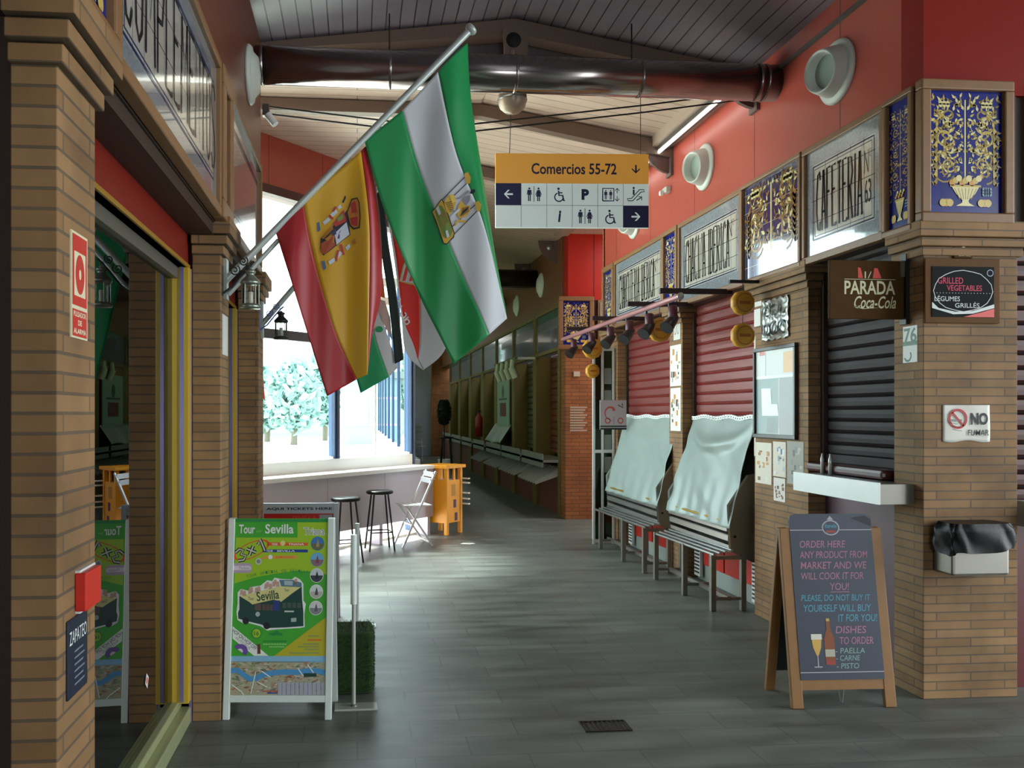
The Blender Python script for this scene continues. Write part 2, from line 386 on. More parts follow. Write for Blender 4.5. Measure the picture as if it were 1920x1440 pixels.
# ------------------------------------------------------------------ left-hand shop row
def lpier(y0, y1, x0=-0.88):
    return pier('brick_pillar', x0, XL, y0, y1, 2.66, (0, 1, 1, 1))
lpier(2.16, 2.46, -0.842); lpier(4.66, 4.95); lpier(6.42, 6.74)
b = MB(); b.box(-0.95, -0.75, 2.16, 6.74, 3.46, EAVE+0.3, UPBROWN); struct('wall_left', b)
b = MB(); b.box(-0.97, -0.752, 2.17, 6.73, 2.66, 3.47, DARKBROWN); struct('lintel', b)
b = MB(); b.box(-3.0, -0.88, 6.66, 6.74, 0, EAVE+0.3, BRICK); struct('wall_left_end', b)
b = MB(); b.box(-6.0, -0.95, 2.25, 2.35, 2.7, EAVE+0.3, UPBROWN); struct('wall_left_alley', b)
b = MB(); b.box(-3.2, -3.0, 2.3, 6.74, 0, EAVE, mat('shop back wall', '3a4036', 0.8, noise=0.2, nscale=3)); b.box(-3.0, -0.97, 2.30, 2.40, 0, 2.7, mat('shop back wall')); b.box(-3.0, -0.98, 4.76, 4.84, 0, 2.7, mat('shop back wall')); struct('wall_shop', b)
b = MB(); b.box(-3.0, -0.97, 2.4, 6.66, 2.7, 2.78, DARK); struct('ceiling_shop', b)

def shopfront(idx, y0, y1):
    """recessed shop window with ochre stiles, sill and red blind box"""
    t = bpy.data.objects.new('window_%d' % idx, None); COL.objects.link(t); t['kind'] = 'structure'; t.location = (-0.972, y0, 0)
    T = Matrix.Translation((0.972, -y0, 0))
    b = MB(T)
    for ya, yb in ((y0, y0+0.07), (y1-0.07, y1)):
        b.box(-1.0, -0.945, ya, yb, 0.12, 2.42, OCHRE); b.box(-0.945, -0.885, ya+(0.02 if ya == y0 else 0), yb, 0.12, 2.42, OCHRE)
    b.box(-1.0, -0.94, y0, y1, 2.36, 2.42, mat('grey window head', '6b6a60', 0.4, 0.3)); b.build('frame', t, bevel=0.003)
    b = MB(T); b.box(-0.974, -0.970, y0+0.07, y1-0.07, 0.13, 2.36, SHOPGLASS); b.build('pane', t)
    b = MB(T); b.box(-1.0, -0.885, y0, y1, 0, 0.085, SILL); b.box(-1.0, -0.935, y0, y1, 0.085, 0.13, SILL); b.build('sill', t, bevel=0.006)
    b = MB(T); b.box(-0.95, -0.90, y0, y1, 2.42, 2.60, mat('dark red blind box', '7a1c12', 0.4)); b.box(-0.955, -0.89, y0, y1, 2.42, 2.44, mat('ochre lip', '9a7428', 0.4)); b.build('blind_box', t)
    b = MB(T); b.box(-0.97, -0.76, y0, y1, 2.60, 2.658, DARKBROWN); b.build('soffit', t)
    b = MB(T); b.box(-0.895, -0.88, y1-0.01, y1-0.002, 0.0, 2.42, LILAC); b.box(-0.93, -0.91, y1-0.078, y1-0.07, 0.13, 2.42, LILAC); b.build('trim_strip', t)
shopfront(1, 2.46, 4.66); shopfront(2, 4.95, 6.42)

# ------------------------------------------------------------------ glazed side, counter line
b = MB(); 
def gbox(b, s0, s1, n0, n1, z0, z1, m):
    v = [gl(s0, n0), gl(s1, n0), gl(s1, n1), gl(s0, n1)]
    return b.prismz([(q.x, q.y) for q in v], z0, z1, m)
gbox(b, -2.3, 3.6, 0.40, 0.55, 4.22, EAVE+0.9, RED); struct('wall_entrance_upper', b)
b = MB(); gbox(b, -2.3, 3.5, 0.36, 0.58, 4.12, 4.22, mat('dark red beam', '4a2420', 0.5)); struct('beam', b)
S1 = None
def s_at(px, n_=0.45, z=1.1):
    """distance along the glazing where a sight line meets it"""
    d = ray(px, 775); best = min((abs((gl(k/200.0, n_).x)*d[1]-(gl(k/200.0, n_).y)*d[0]), k/200.0) for k in range(-600, 900))
    return best[1]
SP = [-1.9, -0.35, s_at(628), s_at(770)]
for k, s0 in enumerate(SP):
    b = MB(); gbox(b, s0-0.05, s0+0.05, 0.41, 0.51, 0.0, 4.12, BLUEPOST); gbox(b, s0-0.015, s0+0.015, 0.395, 0.41, 0.0, 4.12, mat('dark blue groove', '1b2c48', 0.4)); struct('column', b)
b = MB(); gbox(b, -2.3, SP[2], 0.42, 0.50, 2.50, 2.61, mat('dark grey transom', '4a4a52', 0.5)); struct('trim_6', b)
for k in range(3):
    t = bpy.data.objects.new('window_%d' % (k+3), None); COL.objects.link(t); t['kind'] = 'structure'
    b = MB(); gbox(b, SP[k]+0.05, SP[k+1]-0.05, 0.455, 0.461, 1.12, 4.12, PANE); b.build('pane', t)
    b = MB(); gbox(b, SP[k]+0.05, SP[k+1]-0.05, 0.43, 0.49, 1.09, 1.12, WHITE); b.build('frame', t)
    if k == 2:
        sm = (SP[2]+SP[3])/2; b = MB(); gbox(b, sm-0.012, sm+0.012, 0.44, 0.48, 1.12, 2.6, WHITE); b.build('mullion', t)
# ------------------------------------------------------------------ tile signs along the shop fronts
TILE = brickmat('cream glazed tile', 'cfcbbd', 'c6c2b6', '57524c', 0.15, 0.15, 0.0025, offset=0.0, rough=0.12, blotch=0.06, bump=0.06, coat=1.0)
MARB = mat('blue marbled tile', '8f989f', 0.12, noise=0.6, nscale=70, coat=1.0)
NAVYL = mat('navy glaze line', '1c2a55', 0.15)
INK = mat('black glaze lettering', '15161c', 0.15)
COBALT = brickmat('cobalt glazed tile', '10207c', '0f1d74', '0a1040', 0.15, 0.15, 0.002, offset=0.0, rough=0.2, blotch=0.1, bump=0.05, spec=0.3)
COBALTW = brickmat('cobalt and cream glazed tile', '2a3264', '343c6c', 'a9a69c', 0.15, 0.15, 0.003, offset=0.0, rough=0.12, blotch=0.2, bump=0.06, coat=1.0)
GOLD = mat('gold glaze', 'cdb35a', 0.2); GOLD2 = mat('dark gold glaze', '97803a', 0.2); PALEG = mat('pale yellow glaze', 'e2d79a', 0.2)
ORANGEG = mat('orange glaze', 'cf9440', 0.2); GRAPE = mat('grey blue glaze', '6f89a0', 0.2)

def spiral(cx, cz, r0, r1, a0, turns, n=18, sx=1):
    return [(cx+sx*(r0+(r1-r0)*i/n)*math.cos(R(a0)+turns*2*math.pi*i/n), cz+(r0+(r1-r0)*i/n)*math.sin(R(a0)+turns*2*math.pi*i/n)) for i in range(n+1)]
def leaf(b, x, z, l, a, y, m):
    ca, sa = math.cos(a), math.sin(a); P = [(0,0),(l*0.35,l*0.22),(l,0),(l*0.35,-l*0.22)]
    b.flat([(x+p[0]*ca-p[1]*sa, z+p[0]*sa+p[1]*ca) for p in P], y, m)
def ornate(b, w, h, y, seed=1, vase=True, ga=GOLD, gb=GOLD2, dens=1.0):
    """mirrored scrollwork with a fruit bowl, drawn on a panel w by h (x centred, z from 0)"""
    rnd = random.Random(seed); e = 0.0004
    b.ribbon([(0, h*0.25), (0, h*0.93)], w*0.018, y, PALEG)
    for k in range(int(7*dens)):
        z0 = h*(0.34+0.085*k/dens); r = w*rnd.uniform(0.10, 0.155); cx = w*rnd.uniform(0.18, 0.30)
        for sx in (-1, 1):
            sp = spiral(sx*cx, z0, r, r*0.2, rnd.choice((-90, 200)) if sx > 0 else 200, 1.25, sx=sx)
            b.ribbon(sp, w*0.022, y-e*(k % 3), ga if k % 2 else gb)
    st = rnd.getstate()
    for sx in (-1, 1):
        rnd.setstate(st)
        for k in range(int(130*dens)):
            z = h*rnd.uniform(0.30, 0.95); t = rnd.random(); x = w*(0.02+0.43*t)
            a = rnd.uniform(-1.2, 2.2); l = w*rnd.uniform(0.04, 0.09)
            leaf(b, sx*x, z, l, a if sx > 0 else math.pi-a, y-e*(3+k % 3), (ga, gb, PALEG)[k % 3])
        for k in range(8):
            z = h*(0.22+0.06*k); leaf(b, sx*w*0.42, z, w*0.13, (1.9 if sx > 0 else math.pi-1.9), y-e*6, ga if k % 2 else gb)
            leaf(b, sx*w*0.40, z, w*0.09, (0.8 if sx > 0 else math.pi-0.8), y-e*6, gb)
        for k in range(6): b.disc(sx*w*(0.24+0.05*(k % 3)), h*(0.88+0.02*(k//3)), w*0.028, y-e*7, PALEG, 8)
    if vase:
        V = [(0.13,0.06),(0.05,0.085),(0.04,0.105),(0.13,0.16),(0.185,0.215),(0.20,0.225)]
        b.flat([(w*p[0], h*p[1]) for p in V]+[(-w*p[0], h*p[1]) for p in reversed(V)], y-e*8, PALEG)
        for k in range(-3, 4): b.ribbon([(w*0.026*k, h*0.115), (w*0.05*k, h*0.205)], w*0.008, y-e*9, gb)
        b.rect(-w*0.21, w*0.21, h*0.216, h*0.232, y-e*9, ga)
        for k in range(9): b.disc(w*(-0.18+0.045*k), h*(0.25+0.018*((k*7) % 3)), w*0.042, y-e*(9+k % 3), (ORANGEG, GOLD, PALEG)[k % 3], 12)
        for k in range(12): b.disc(w*(0.25+0.03*(k % 4)), h*(0.20-0.022*(k//4)), w*0.024, y-e*10, GRAPE, 8)
        for sx in (-1, 1):
            for k in (-1, 0, 1): b.disc(sx*w*0.26+k*w*0.045, h*0.085, w*0.05, y-e*(10+abs(k)), (ORANGEG, GOLD)[abs(k)], 12, h*0.032)

STROKES = {   # tall narrow sign letters as strokes in a unit box
 'A': [[(0,0),(0.42,1),(0.58,1),(1,0)],[(0.12,0.3),(0.88,0.3)]], 'B': [[(0,0),(0,1),(0.8,0.95),(0.9,0.75),(0.7,0.56),(0,0.54)],[(0.7,0.54),(1,0.3),(0.85,0.04),(0,0)]],
 'C': [[(1,0.85),(0.75,1),(0.3,0.95),(0,0.6),(0,0.3),(0.3,0.03),(0.75,0),(1,0.15)]], 'E': [[(1,1),(0,1),(0,0),(1,0)],[(0,0.6),(0.75,0.6)]], 'F': [[(1,1),(0,1),(0,0)],[(0,0.6),(0.75,0.6)]],
 'H': [[(0,0),(0,1)],[(1,0),(1,1)],[(0,0.6),(1,0.6)]], 'I': [[(0.5,0),(0.5,1)]], 'L': [[(0,1),(0,0),(1,0)]], 'M': [[(0,0),(0.1,1),(0.5,0.35),(0.9,1),(1,0)]], 'N': [[(0,0),(0,1),(1,0),(1,1)]],
 'O': [[(0.5,1),(0.12,0.9),(0,0.5),(0.12,0.1),(0.5,0),(0.88,0.1),(1,0.5),(0.88,0.9),(0.5,1)]], 'P': [[(0,0),(0,1),(0.75,0.97),(1,0.75),(0.75,0.5),(0,0.47)]], 'R': [[(0,0),(0,1),(0.75,0.97),(1,0.75),(0.75,0.55),(0,0.52)],[(0.4,0.52),(1,0)]],
 'S': [[(1,0.85),(0.7,1),(0.2,0.97),(0,0.78),(0.3,0.57),(0.8,0.42),(1,0.2),(0.7,0.02),(0.25,0),(0,0.15)]], 'T': [[(0,1),(1,1)],[(0.5,1),(0.5,0)]], 'U': [[(0,1),(0,0.25),(0.25,0.02),(0.75,0.02),(1,0.25),(1,1)]]}
def sign_letters(b, txt, x0, x1, z0, z1, y, m, sw=0.042):
    wid = [0.5 if c in ' I' else (1.35 if c == 'M' else 1.0) for c in txt]; gap = 0.42; tot = sum(wid)+gap*(len(txt)-1); k = (x1-x0)/tot; x = x0; hh = z1-z0
    for c, wc_ in zip(txt, wid):
        for st in STROKES.get(c, []):
            P = [(x+p[0]*wc_*k, z0+p[1]*hh) for p in st]; b.ribbon(P, hh*sw, y, m)
            for p, q in ((P[0], st[0]), (P[-1], st[-1])):
                if q[1] == 0: b.disc(p[0], p[1]+hh*0.02, hh*0.03, y-0.0002, m, 8)
        x += (wc_+gap)*k

def tile_sign(label, loc, rz, wd, h, text, number=None, sw=0.042, group='tile shop signs', tw=(0.06, 0.80), tz=(0.22, 0.78), cream=True, blank=False):
    t = thing('tile_sign', label, 'shop sign', loc, rz, group)
    x0, x1 = -wd/2, wd/2; f = 0.035
    b = MB()
    b.box(x0, x1, -0.055, 0.0, h-0.045, h, WOODF); b.box(x0, x1, -0.055, 0.0, 0, 0.05, WOODF)
    b.box(x0, x0+f, -0.055, 0.0, 0.05, h-0.045, WOODF); b.box(x1-f, x1, -0.055, 0.0, 0.05, h-0.045, WOODF)
    b.build('frame', t, bevel=0.006)
    a0, a1, c0, c1 = x0+f, x1-f, 0.05, h-0.045
    W, Hh = a1-a0, c1-c0
    b = MB(); b.box(a0, a1, -0.030, 0, c0, c1, TILE); m = 0.07
    for q in ((a0, a1, c0, c0+m*1.4), (a0, a1, c1-m*1.4, c1), (a0, a0+m, c0+m*1.4, c1-m*1.4), (a1-m, a1, c0+m*1.4, c1-m*1.4)):
        b.rect(q[0], q[1], q[2], q[3], -0.0310, MARB)
    for k, e in ((0, 0.012), (1, 0.006)):
        i = m+0.012+k*0.022; i2 = m*1.4+0.012+k*0.022
        b.ribbon([(a0+i, c0+i2), (a1-i, c0+i2), (a1-i, c1-i2), (a0+i, c1-i2), (a0+i, c0+i2)], e, -0.0316, NAVYL)
    tp = b.build('tile_panel', t)
    if not blank:
        b = MB(); sign_letters(b, text, a0+W*tw[0]+m+0.06, a0+W*tw[1]+m*0.5, c0+Hh*tz[0], c0+Hh*tz[1], -0.0320, INK, sw)
        if number is not None:
            b.text('Nº', a1-m-W*0.13, a1-m-W*0.045, c0+Hh*0.56, c0+Hh*0.76, -0.0320, INK, bold=-0.02)
            b.text(number, a1-m-W*0.125, a1-m-W*0.05, c0+Hh*0.30, c0+Hh*0.50, -0.0320, INK)
        b.build('lettering', tp)
    return t
def tile_panel(label, loc, rz, wd, h, seed, base=None, vase=True, dens=1.0, cols=(GOLD, GOLD2), fr=0.05, group='ornamental tile panels'):
    t = thing('tile_picture', label, 'tile panel', loc, rz, group)
    x0, x1 = -wd/2, wd/2
    b = MB()
    b.box(x0, x1, -0.065, 0, h-fr, h, WOODF); b.box(x0, x1, -0.065, 0, 0, fr, WOODF)
    b.box(x0, x0+fr, -0.065, 0, fr, h-fr, WOODF); b.box(x1-fr, x1, -0.065, 0, fr, h-fr, WOODF); b.build('frame', t, bevel=0.008)
    b = MB(); b.box(x0+fr, x1-fr, -0.035, 0, fr, h-fr, base or COBALT); tg = b.build('tile_ground', t)
    b = MB(Matrix.Translation((0, 0, fr))); ornate(b, wd-2*fr, h-2*fr, -0.0355, seed, vase, cols[0], cols[1], dens=dens); b.build('painted_scrollwork', tg)
    return t
RZ, LZ = -R(90), R(90)
def rsign(label, y0, y1, text, number=None, **k): return tile_sign(label, (XR, (y0+y1)/2, 2.715), RZ, y1-y0-0.01, 0.83, text, number, **k)
rsign('long tile shop sign reading CAFETERIA No 63 above the dark roller shutter', 4.95, 5.91, 'CAFETERIA', '63', tw=(0.0, 0.72))
rsign('tile shop sign reading CHACINA IBERICA over the nearer plastic-covered stall', 6.89, 8.31, 'CHACINA IBERICA', '', tw=(0.0, 0.80))
rsign('tile shop sign reading CHARCUTERIA over the farther plastic-covered stall', 8.74, 10.45, 'CHARCUTERIA IBERICA', '', tw=(0.0, 0.82))
def rpanel(label, y0, y1, seed, **k): return tile_panel(label, (XR, (y0+y1)/2, 2.715), RZ, y1-y0-0.006, 0.83, seed, **k)
rpanel('narrow blue tile panel of gold foliage round the corner from the fruit bowl panel', 4.665, 4.95, 3, fr=0.035)
rpanel('wide tile panel of gold branches on blue and cream between CAFETERIA and CHACINA signs', 5.91, 6.89, 5, base=COBALTW, vase=False, fr=0.035, cols=(mat('amber glaze', 'a47c40', 0.2), mat('brown glaze', '7a5a34', 0.2)))
rpanel('narrow tile panel of gold foliage between CHACINA and CHARCUTERIA signs', 8.31, 8.74, 7, fr=0.05)
rpanel('narrowest gold tile panel at the far end of the CHARCUTERIA sign', 10.45, 10.95, 9, fr=0.07)
p0, p1 = onY(1715, 420, YA), onY(1887, 160, YA)
tile_panel('framed cobalt tile panel of a fruit bowl under gold scrolls on the corner pillar', ((p0.x+p1.x)/2+0.0, YA, p0.z), 0, p1.x-p0.x, p1.z-p0.z, 2, dens=1.5, fr=0.058)
tile_sign('pale blue marbled tile sign cut off at the picture edge beside the corner pillar', (4.75, YA+0.03, 2.76), 0, 1.68, 0.80, '', None, blank=True)
# far block
p0, p1 = onY(1046, 655, YE), onY(1112, 557, YE)
tile_panel('blue and orange tile panel on the brick front beyond the spotlight rail', ((p0.x+p1.x)/2, YE, p0.z), 0, p1.x-p0.x, p1.z-p0.z, 12, dens=1.3, fr=0.07, base=COBALT)
b = MB(); 
t = thing('tile_picture', 'thin blue tile strip behind the red pillar edge of the passage', 'tile panel', (3.86, YE+0.015, 2.72), 0, 'ornamental tile panels')
b.box(-0.12, 0.12, -0.04, 0, 0, 0.7, WOODF); b.build('frame', t); b = MB(); b.box(-0.09, 0.09, -0.05, -0.04, 0.04, 0.66, MARB); b.build('tile_ground', t)
FSIGN = mat('lilac white glazed sign', '8e8a9c', 0.12, noise=0.08, nscale=6, coat=1.0); GREENBAND = mat('green sign band', '48665a', 0.15)
FAR_LAB = ['far pale sign next to the brick corner', 'second far pale sign from the brick corner', 'third far pale sign from the brick corner', 'fourth far pale sign from the brick corner',
           'fifth far pale sign from the brick corner', 'sixth far pale sign from the brick corner', 'seventh far pale sign from the brick corner']
edges = [13.4, 15.3, 17.45, 19.65, 21.85, 24.25, 26.85, 29.7]
for k in range(7):
    t = thing('shop_sign', FAR_LAB[k]+' along the dim corridor', 'shop sign', (XR+0.02, (edges[k]+edges[k+1])/2, 2.66), RZ, 'far shop signs'); wd = edges[k+1]-edges[k]-0.04
    b = MB(); b.box(-wd/2, wd/2, -0.06, 0, 0, 0.06, OLIVE); b.box(-wd/2, wd/2, -0.06, 0, 0.70, 0.76, OLIVE); b.box(-wd/2, -wd/2+0.06, -0.06, 0, 0.06, 0.70, OLIVE); b.box(wd/2-0.06, wd/2, -0.06, 0, 0.06, 0.70, OLIVE); b.build('frame', t)
    b = MB(); b.box(-wd/2+0.06, wd/2-0.06, -0.035, 0, 0.06, 0.70, FSIGN); b.rect(-wd/2+0.06, wd/2-0.06, 0.56, 0.70, -0.036, GREENBAND); b.build('tile_panel', t)
# left row
tile_sign('long tile sign reading COMPLEMENTOS above the near shop window', (-0.75, 3.53, 2.665), LZ, 1.90, 0.80, 'COMPLEMENTOS', None, sw=0.055, tw=(-0.02, 0.96), tz=(0.24, 0.82))
tile_sign('white glazed tile sign beyond COMPLEMENTOS catching the daylight', (-0.75, 5.62, 2.665), LZ, 1.50, 0.80, '', None, blank=True)
tile_panel('cobalt tile panel cut off at the top edge above the alarm sign pillar', (-0.75, 2.37, 2.675), LZ, 0.40, 0.80, 15, fr=0.06)
tile_panel('narrow wooden framed tile panel over the pillar between the two shop windows', (-0.75, 4.67, 2.665), LZ, 0.36, 0.80, 16, fr=0.10)

# ------------------------------------------------------------------ roller shutters
SHD = mat('dark brown shutter', '281f21', 0.6, 0.0, noise=0.1, nscale=5, spec=0.25)
SHR = mat('red brown shutter', '7c3f3c', 0.40, 0.2, noise=0.12, nscale=4); SHR2 = mat('red shutter rib', '96281f', 0.35)
SHDR = mat('dark red shutter', '40120d', 0.45, 0.1); SHDR2 = mat('dark shutter groove', '1a0a08', 0.6)
def shutter(label, loc, rz, wd, z0, z1, pitch, ma, mb_, group='roller shutters', guides=True, bar=True):
    t = thing('roller_shutter', label, 'shutter', loc, rz, group)
    b = MB(); n = int((z1-z0)/pitch); x0, x1 = -wd/2, wd/2
    for k in range(n+1):
        z = z0+k*pitch; zt = min(z+pitch*0.86, z1)
        pf = [(0.0, z), (-0.010, z+pitch*0.12), (-0.013, z+pitch*0.45), (-0.010, z+pitch*0.78), (0.0, zt)]
        for (ya, za), (yb, zb) in zip(pf, pf[1:]): b.add([(x0, ya, za), (x1, ya, za), (x1, yb, zb), (x0, yb, zb)], [(0, 1, 2, 3)], ma)
        if zt < z1:
            b.add([(x0, 0.0, zt), (x1, 0.0, zt), (x1, -0.014, zt+pitch*0.07), (x0, -0.014, zt+pitch*0.07)], [(0, 1, 2, 3)], mb_)
            b.add([(x0, -0.014, zt+pitch*0.07), (x1, -0.014, zt+pitch*0.07), (x1, 0.0, z+pitch), (x0, 0.0, z+pitch)], [(0, 1, 2, 3)], mb_)
    b.build('slat_curtain', t)
    if bar: b = MB(); b.box(x0, x1, -0.022, 0.012, z0-0.06, z0, ma); b.build('bottom_bar', t, bevel=0.004)
    if guides:
        for sx in (x0, x1-0.035): b = MB(); b.box(sx, sx+0.035, -0.04, 0.02, z0-0.06, z1, DARKBROWN); b.build('guide_rail', t)
    return t
shutter('dark brown roller shutter above the steel counter', (XR+0.13, 5.415, 0), RZ, 0.97, 1.36, 2.72, 0.083, SHD, SHD)
shutter('red-brown roller shutter behind the nearer plastic-covered stall', (XR+0.14, 7.53, 0), RZ, 1.54, 1.36, 2.72, 0.098, SHR, SHR2)
shutter('red-brown roller shutter behind the farther plastic-covered stall', (XR+0.14, 9.56, 0), RZ, 1.76, 1.36, 2.72, 0.098, SHR, SHR2)
shutter('dark red roller shutter at the picture edge beside the corner pillar', (5.3, YA+0.18, 0), 0, 2.9, 1.12, 2.72, 0.09, SHDR, SHDR2)
b = MB(); b.box(3.84, 6.8, YA+0.16, YA+0.24, 0, 1.02, mat('dark red counter front', '5c1210', 0.35)); struct('wall_alley_base', b)
shutter('dark slatted shutter in shade beside the alarm sign pillar', (-2.2, 2.30, 0), 0, 2.64, 0.06, 2.66, 0.105, mat('dark green brown shutter', '3a3a28', 0.5), SHDR)
fy = [(13.5, 15.15), (15.45, 17.3), (17.6, 19.4), (19.9, 21.6), (22.1, 24.0), (24.5, 26.6), (27.1, 29.4)]
FL = ['first', 'second', 'third', 'fourth', 'fifth', 'sixth', 'seventh']
SHF = mat('far brown shutter', '6a3a26', 0.4, noise=0.1, nscale=5); SHG = mat('far green brown shutter', '46432a', 0.45)
for k, (y0, y1) in enumerate(fy):
    shutter('far brown roller shutter, %s one past the brick corner' % FL[k], (XR+0.24, (y0+y1)/2, 0), RZ, y1-y0, 1.02, 2.68, 0.12, SHF if k in (0, 2) else SHG, SHF, guides=False, group='far roller shutters')
# ------------------------------------------------------------------ plastic-covered display stalls on the right
SHEET = mat('grey plastic sheet', '93a39d', 0.34, noise=0.06, nscale=3, spec=0.5)
STEELD = mat('dull steel', '8d8a82', 0.35, 0.7, noise=0.08, nscale=5)
SIDEP = mat('brown grey side panel', '8c887c', 0.35, 0.4, noise=0.1, nscale=4)
REDP = mat('red kick panel', 'b8281c', 0.4)
GRIL = mat('white vent grille', 'd5d8d2', 0.5)
def stall(label, y0, y1, seed, first):
    """built in world axes, origin on the floor at the near end of the wall line"""
    t = thing('market_stall', label, 'market stall', (XR, y0, 0), 0, 'plastic-covered stalls'); T = Matrix.Translation((-XR, -y0, 0))
    # cabinet side panels
    prof = [(3.30, 0.40), (3.10, 0.50), (3.08, 0.88), (3.25, 1.13), (3.34, 1.15), (3.34, 0.40)]
    for y in (y0+0.02, y1-0.04):
        b = MB(T); b.prism(prof, y, y+0.02, SIDEP); b.ribbon([(3.10, 0.50), (3.08, 0.88), (3.25, 1.13)], 0.018, y-0.002, STEEL); b.build('side_panel', t)
        b = MB(T); b.lathe([(0.012, 0), (0.012, -0.012), (0.0, -0.012)], BLACK, (3.14, y, 0.62), 10, 'y'); b.build('bolt', t)
    # tray and shelves between the panels
    b = MB(T)
    for z, x0 in ((0.50, 3.10), (0.58, 3.09), (0.66, 3.08)):
        b.box(x0, x0+0.012, y0+0.04, y1-0.04, z, z+0.045, STEEL)
    b.box(3.10, 3.36, y0+0.04, y1-0.04, 0.49, 0.51, STEEL); b.box(3.10, 3.36, y0+0.04, y1-0.04, 0.62, 0.63, STEELD); b.build('display_tray', t)
    b = MB(T); b.tube([(3.09, y0+0.06, 0.74), (3.09, y1-0.06, 0.74)], 0.012, mat('brass rod', 'b8963c', 0.3, 0.6)); b.build('rod', t)
    # bench of steel tubes
    b = MB(T)
    for k, x in enumerate((2.95, 3.00, 3.05, 3.10)): b.tube([(x, y0-0.02, 0.475+0.012*k), (x, y1-0.02, 0.455+0.012*k)], 0.013, STEEL)
    b.build('tube_shelf', t)
    for y in (y0+0.0, y0+0.62, y1-0.06) if first else (y0+0.0, y0+0.70, y1-0.25, ):
        b = MB(T); b.box(2.93, 2.975, y, y+0.045, 0, 0.47, STEELD); b.build('leg', t, bevel=0.004)
        b = MB(T); b.box(3.19, 3.235, y, y+0.045, 0, 0.47, STEELD); b.build('leg', t, bevel=0.004)
        for z0, z1 in ((0.43, 0.46), (0.09, 0.115)): b = MB(T); b.box(2.975, 3.19, y+0.01, y+0.035, z0, z1, STEELD); b.build('crossbar', t)
    b = MB(T); b.box(3.08, 3.11, y0+0.02, y1-0.06, 0.085, 0.12, STEELD); b.build('stretcher', t)
    # kick panels and grilles on the wall behind
    L = y1-y0
    for a, c in ((0.10, 0.52), (0.54, 0.86)):
        b = MB(T); b.box(3.375, 3.40, y0+L*a, y0+L*c, 0.17, 0.47, REDP); b.build('kick_panel', t)
    for a in (0.02, 0.90):
        b = MB(T); b.box(3.36, 3.39, y0+L*a, y0+L*a+0.14, 0.04, 0.50, GRIL)
        for k in range(12): b.box(3.355, 3.362, y0+L*a+0.015, y0+L*a+0.125, 0.07+k*0.035, 0.085+k*0.035, BLACK)
        b.build('vent_grille', t)
    # plastic sheet hanging from the shutter to the front edge
    rnd = random.Random(seed); ph = [rnd.uniform(0, 6) for _ in range(6)]
    ya, yb = y0+0.03, y1-0.02
    def sh(u, v):
        y = ya+(yb-ya)*u+(0.10 if first else 0.06)*v*(1-u)*0
        x = 3.345-0.28*v**1.1-0.02*math.sin(v*3.1)
        z = 1.61-0.92*v
        sag = 0.055*math.exp(-((v-0.10-0.17*math.sin(u*math.pi))/0.06)**2)*(1.0 if first else 0.2)*math.sin(math.pi*u)
        fold = 0.007*math.sin(u*38+ph[0]+v*3)*max(0, v-0.5)*2+0.008*math.sin(u*9+ph[1]+v*5)+0.005*math.sin(v*14+ph[2]+u*4)+0.004*math.sin(u*21+v*27+ph[4])*math.sin(u*5+ph[5])
        hem = 0.012*math.sin(u*17+ph[3])*(1-v)
        z += hem*0.8
        return (x-sag-fold, y-(0.05*v if u < 0.5 else 0), z)
    b = MB(T); b.grid(sh, 60, 44, SHEET); b.build('plastic_sheet', t, solid=0.002)
    b = MB(T); n = 26
    for k in range(n):
        p = sh((k+0.5)/n, 0.01); b.box(p[0]-0.014, p[0]-0.006, p[1]-0.5*(yb-ya)/n, p[1]+0.42*(yb-ya)/n, p[2]-0.006, p[2]+0.03, WHITE)
        b.box(p[0]-0.016, p[0]-0.013, p[1]-0.1*(yb-ya)/n, p[1]+0.1*(yb-ya)/n, p[2]+0.004, p[2]+0.016, BLACK)
    b.build('clip_strip', t)
    return t
stall('nearer steel market stall under a sagging grey plastic sheet, below CHACINA sign', 6.86, 8.28, 4, True)
stall('farther steel market stall under a smooth grey plastic sheet, next to glass door', 8.56, 10.40, 8, False)

# ------------------------------------------------------------------ steel counter of the cafeteria
t = thing('steel_counter', 'brushed steel serving counter jutting out below the dark shutter', 'counter', (XR, 5.3, 0)); T = Matrix.Translation((-XR, -5.3, 0))
b = MB(T); b.box(3.02, 3.035, 4.72, 5.69, 1.118, 1.245, mat('matt steel front', 'c9cdc9', 0.45, 0.5, noise=0.04)); b.build('front_plate', t)
b = MB(T); b.box(3.035, 3.36, 4.94, 5.69, 1.20, 1.235, STEEL); b.box(3.035, XR-0.02, 4.73, 4.94, 1.20, 1.235, STEEL); b.build('counter_top', t)
b = MB(T); b.box(3.035, XR-0.004, 4.725, 4.745, 1.118, 1.235, STEELD); b.build('end_plate', t)
b = MB(T); b.box(3.20, 3.37, 4.96, 5.86, 1.24, 1.30, mat('dark red tray', '4a2022', 0.3)); b.build('tray', t, bevel=0.02)
for k in range(2):
    b = MB(); b.lathe([(0.012, 0), (0.012, 0.10), (0.006, 0.12), (0.006, 0.14), (0, 0.14)], mat('clear bottle', 'cfd4cc', 0.1, 0.2), (0, 0, 0), 10)
    solo('cruet', b, ('left one of two small pale cruets standing on the steel counter', 'right one of two small pale cruets standing on the steel counter')[k], 'cruet', (3.19, 5.62-0.10*k, 1.236), group='cruets on the counter')

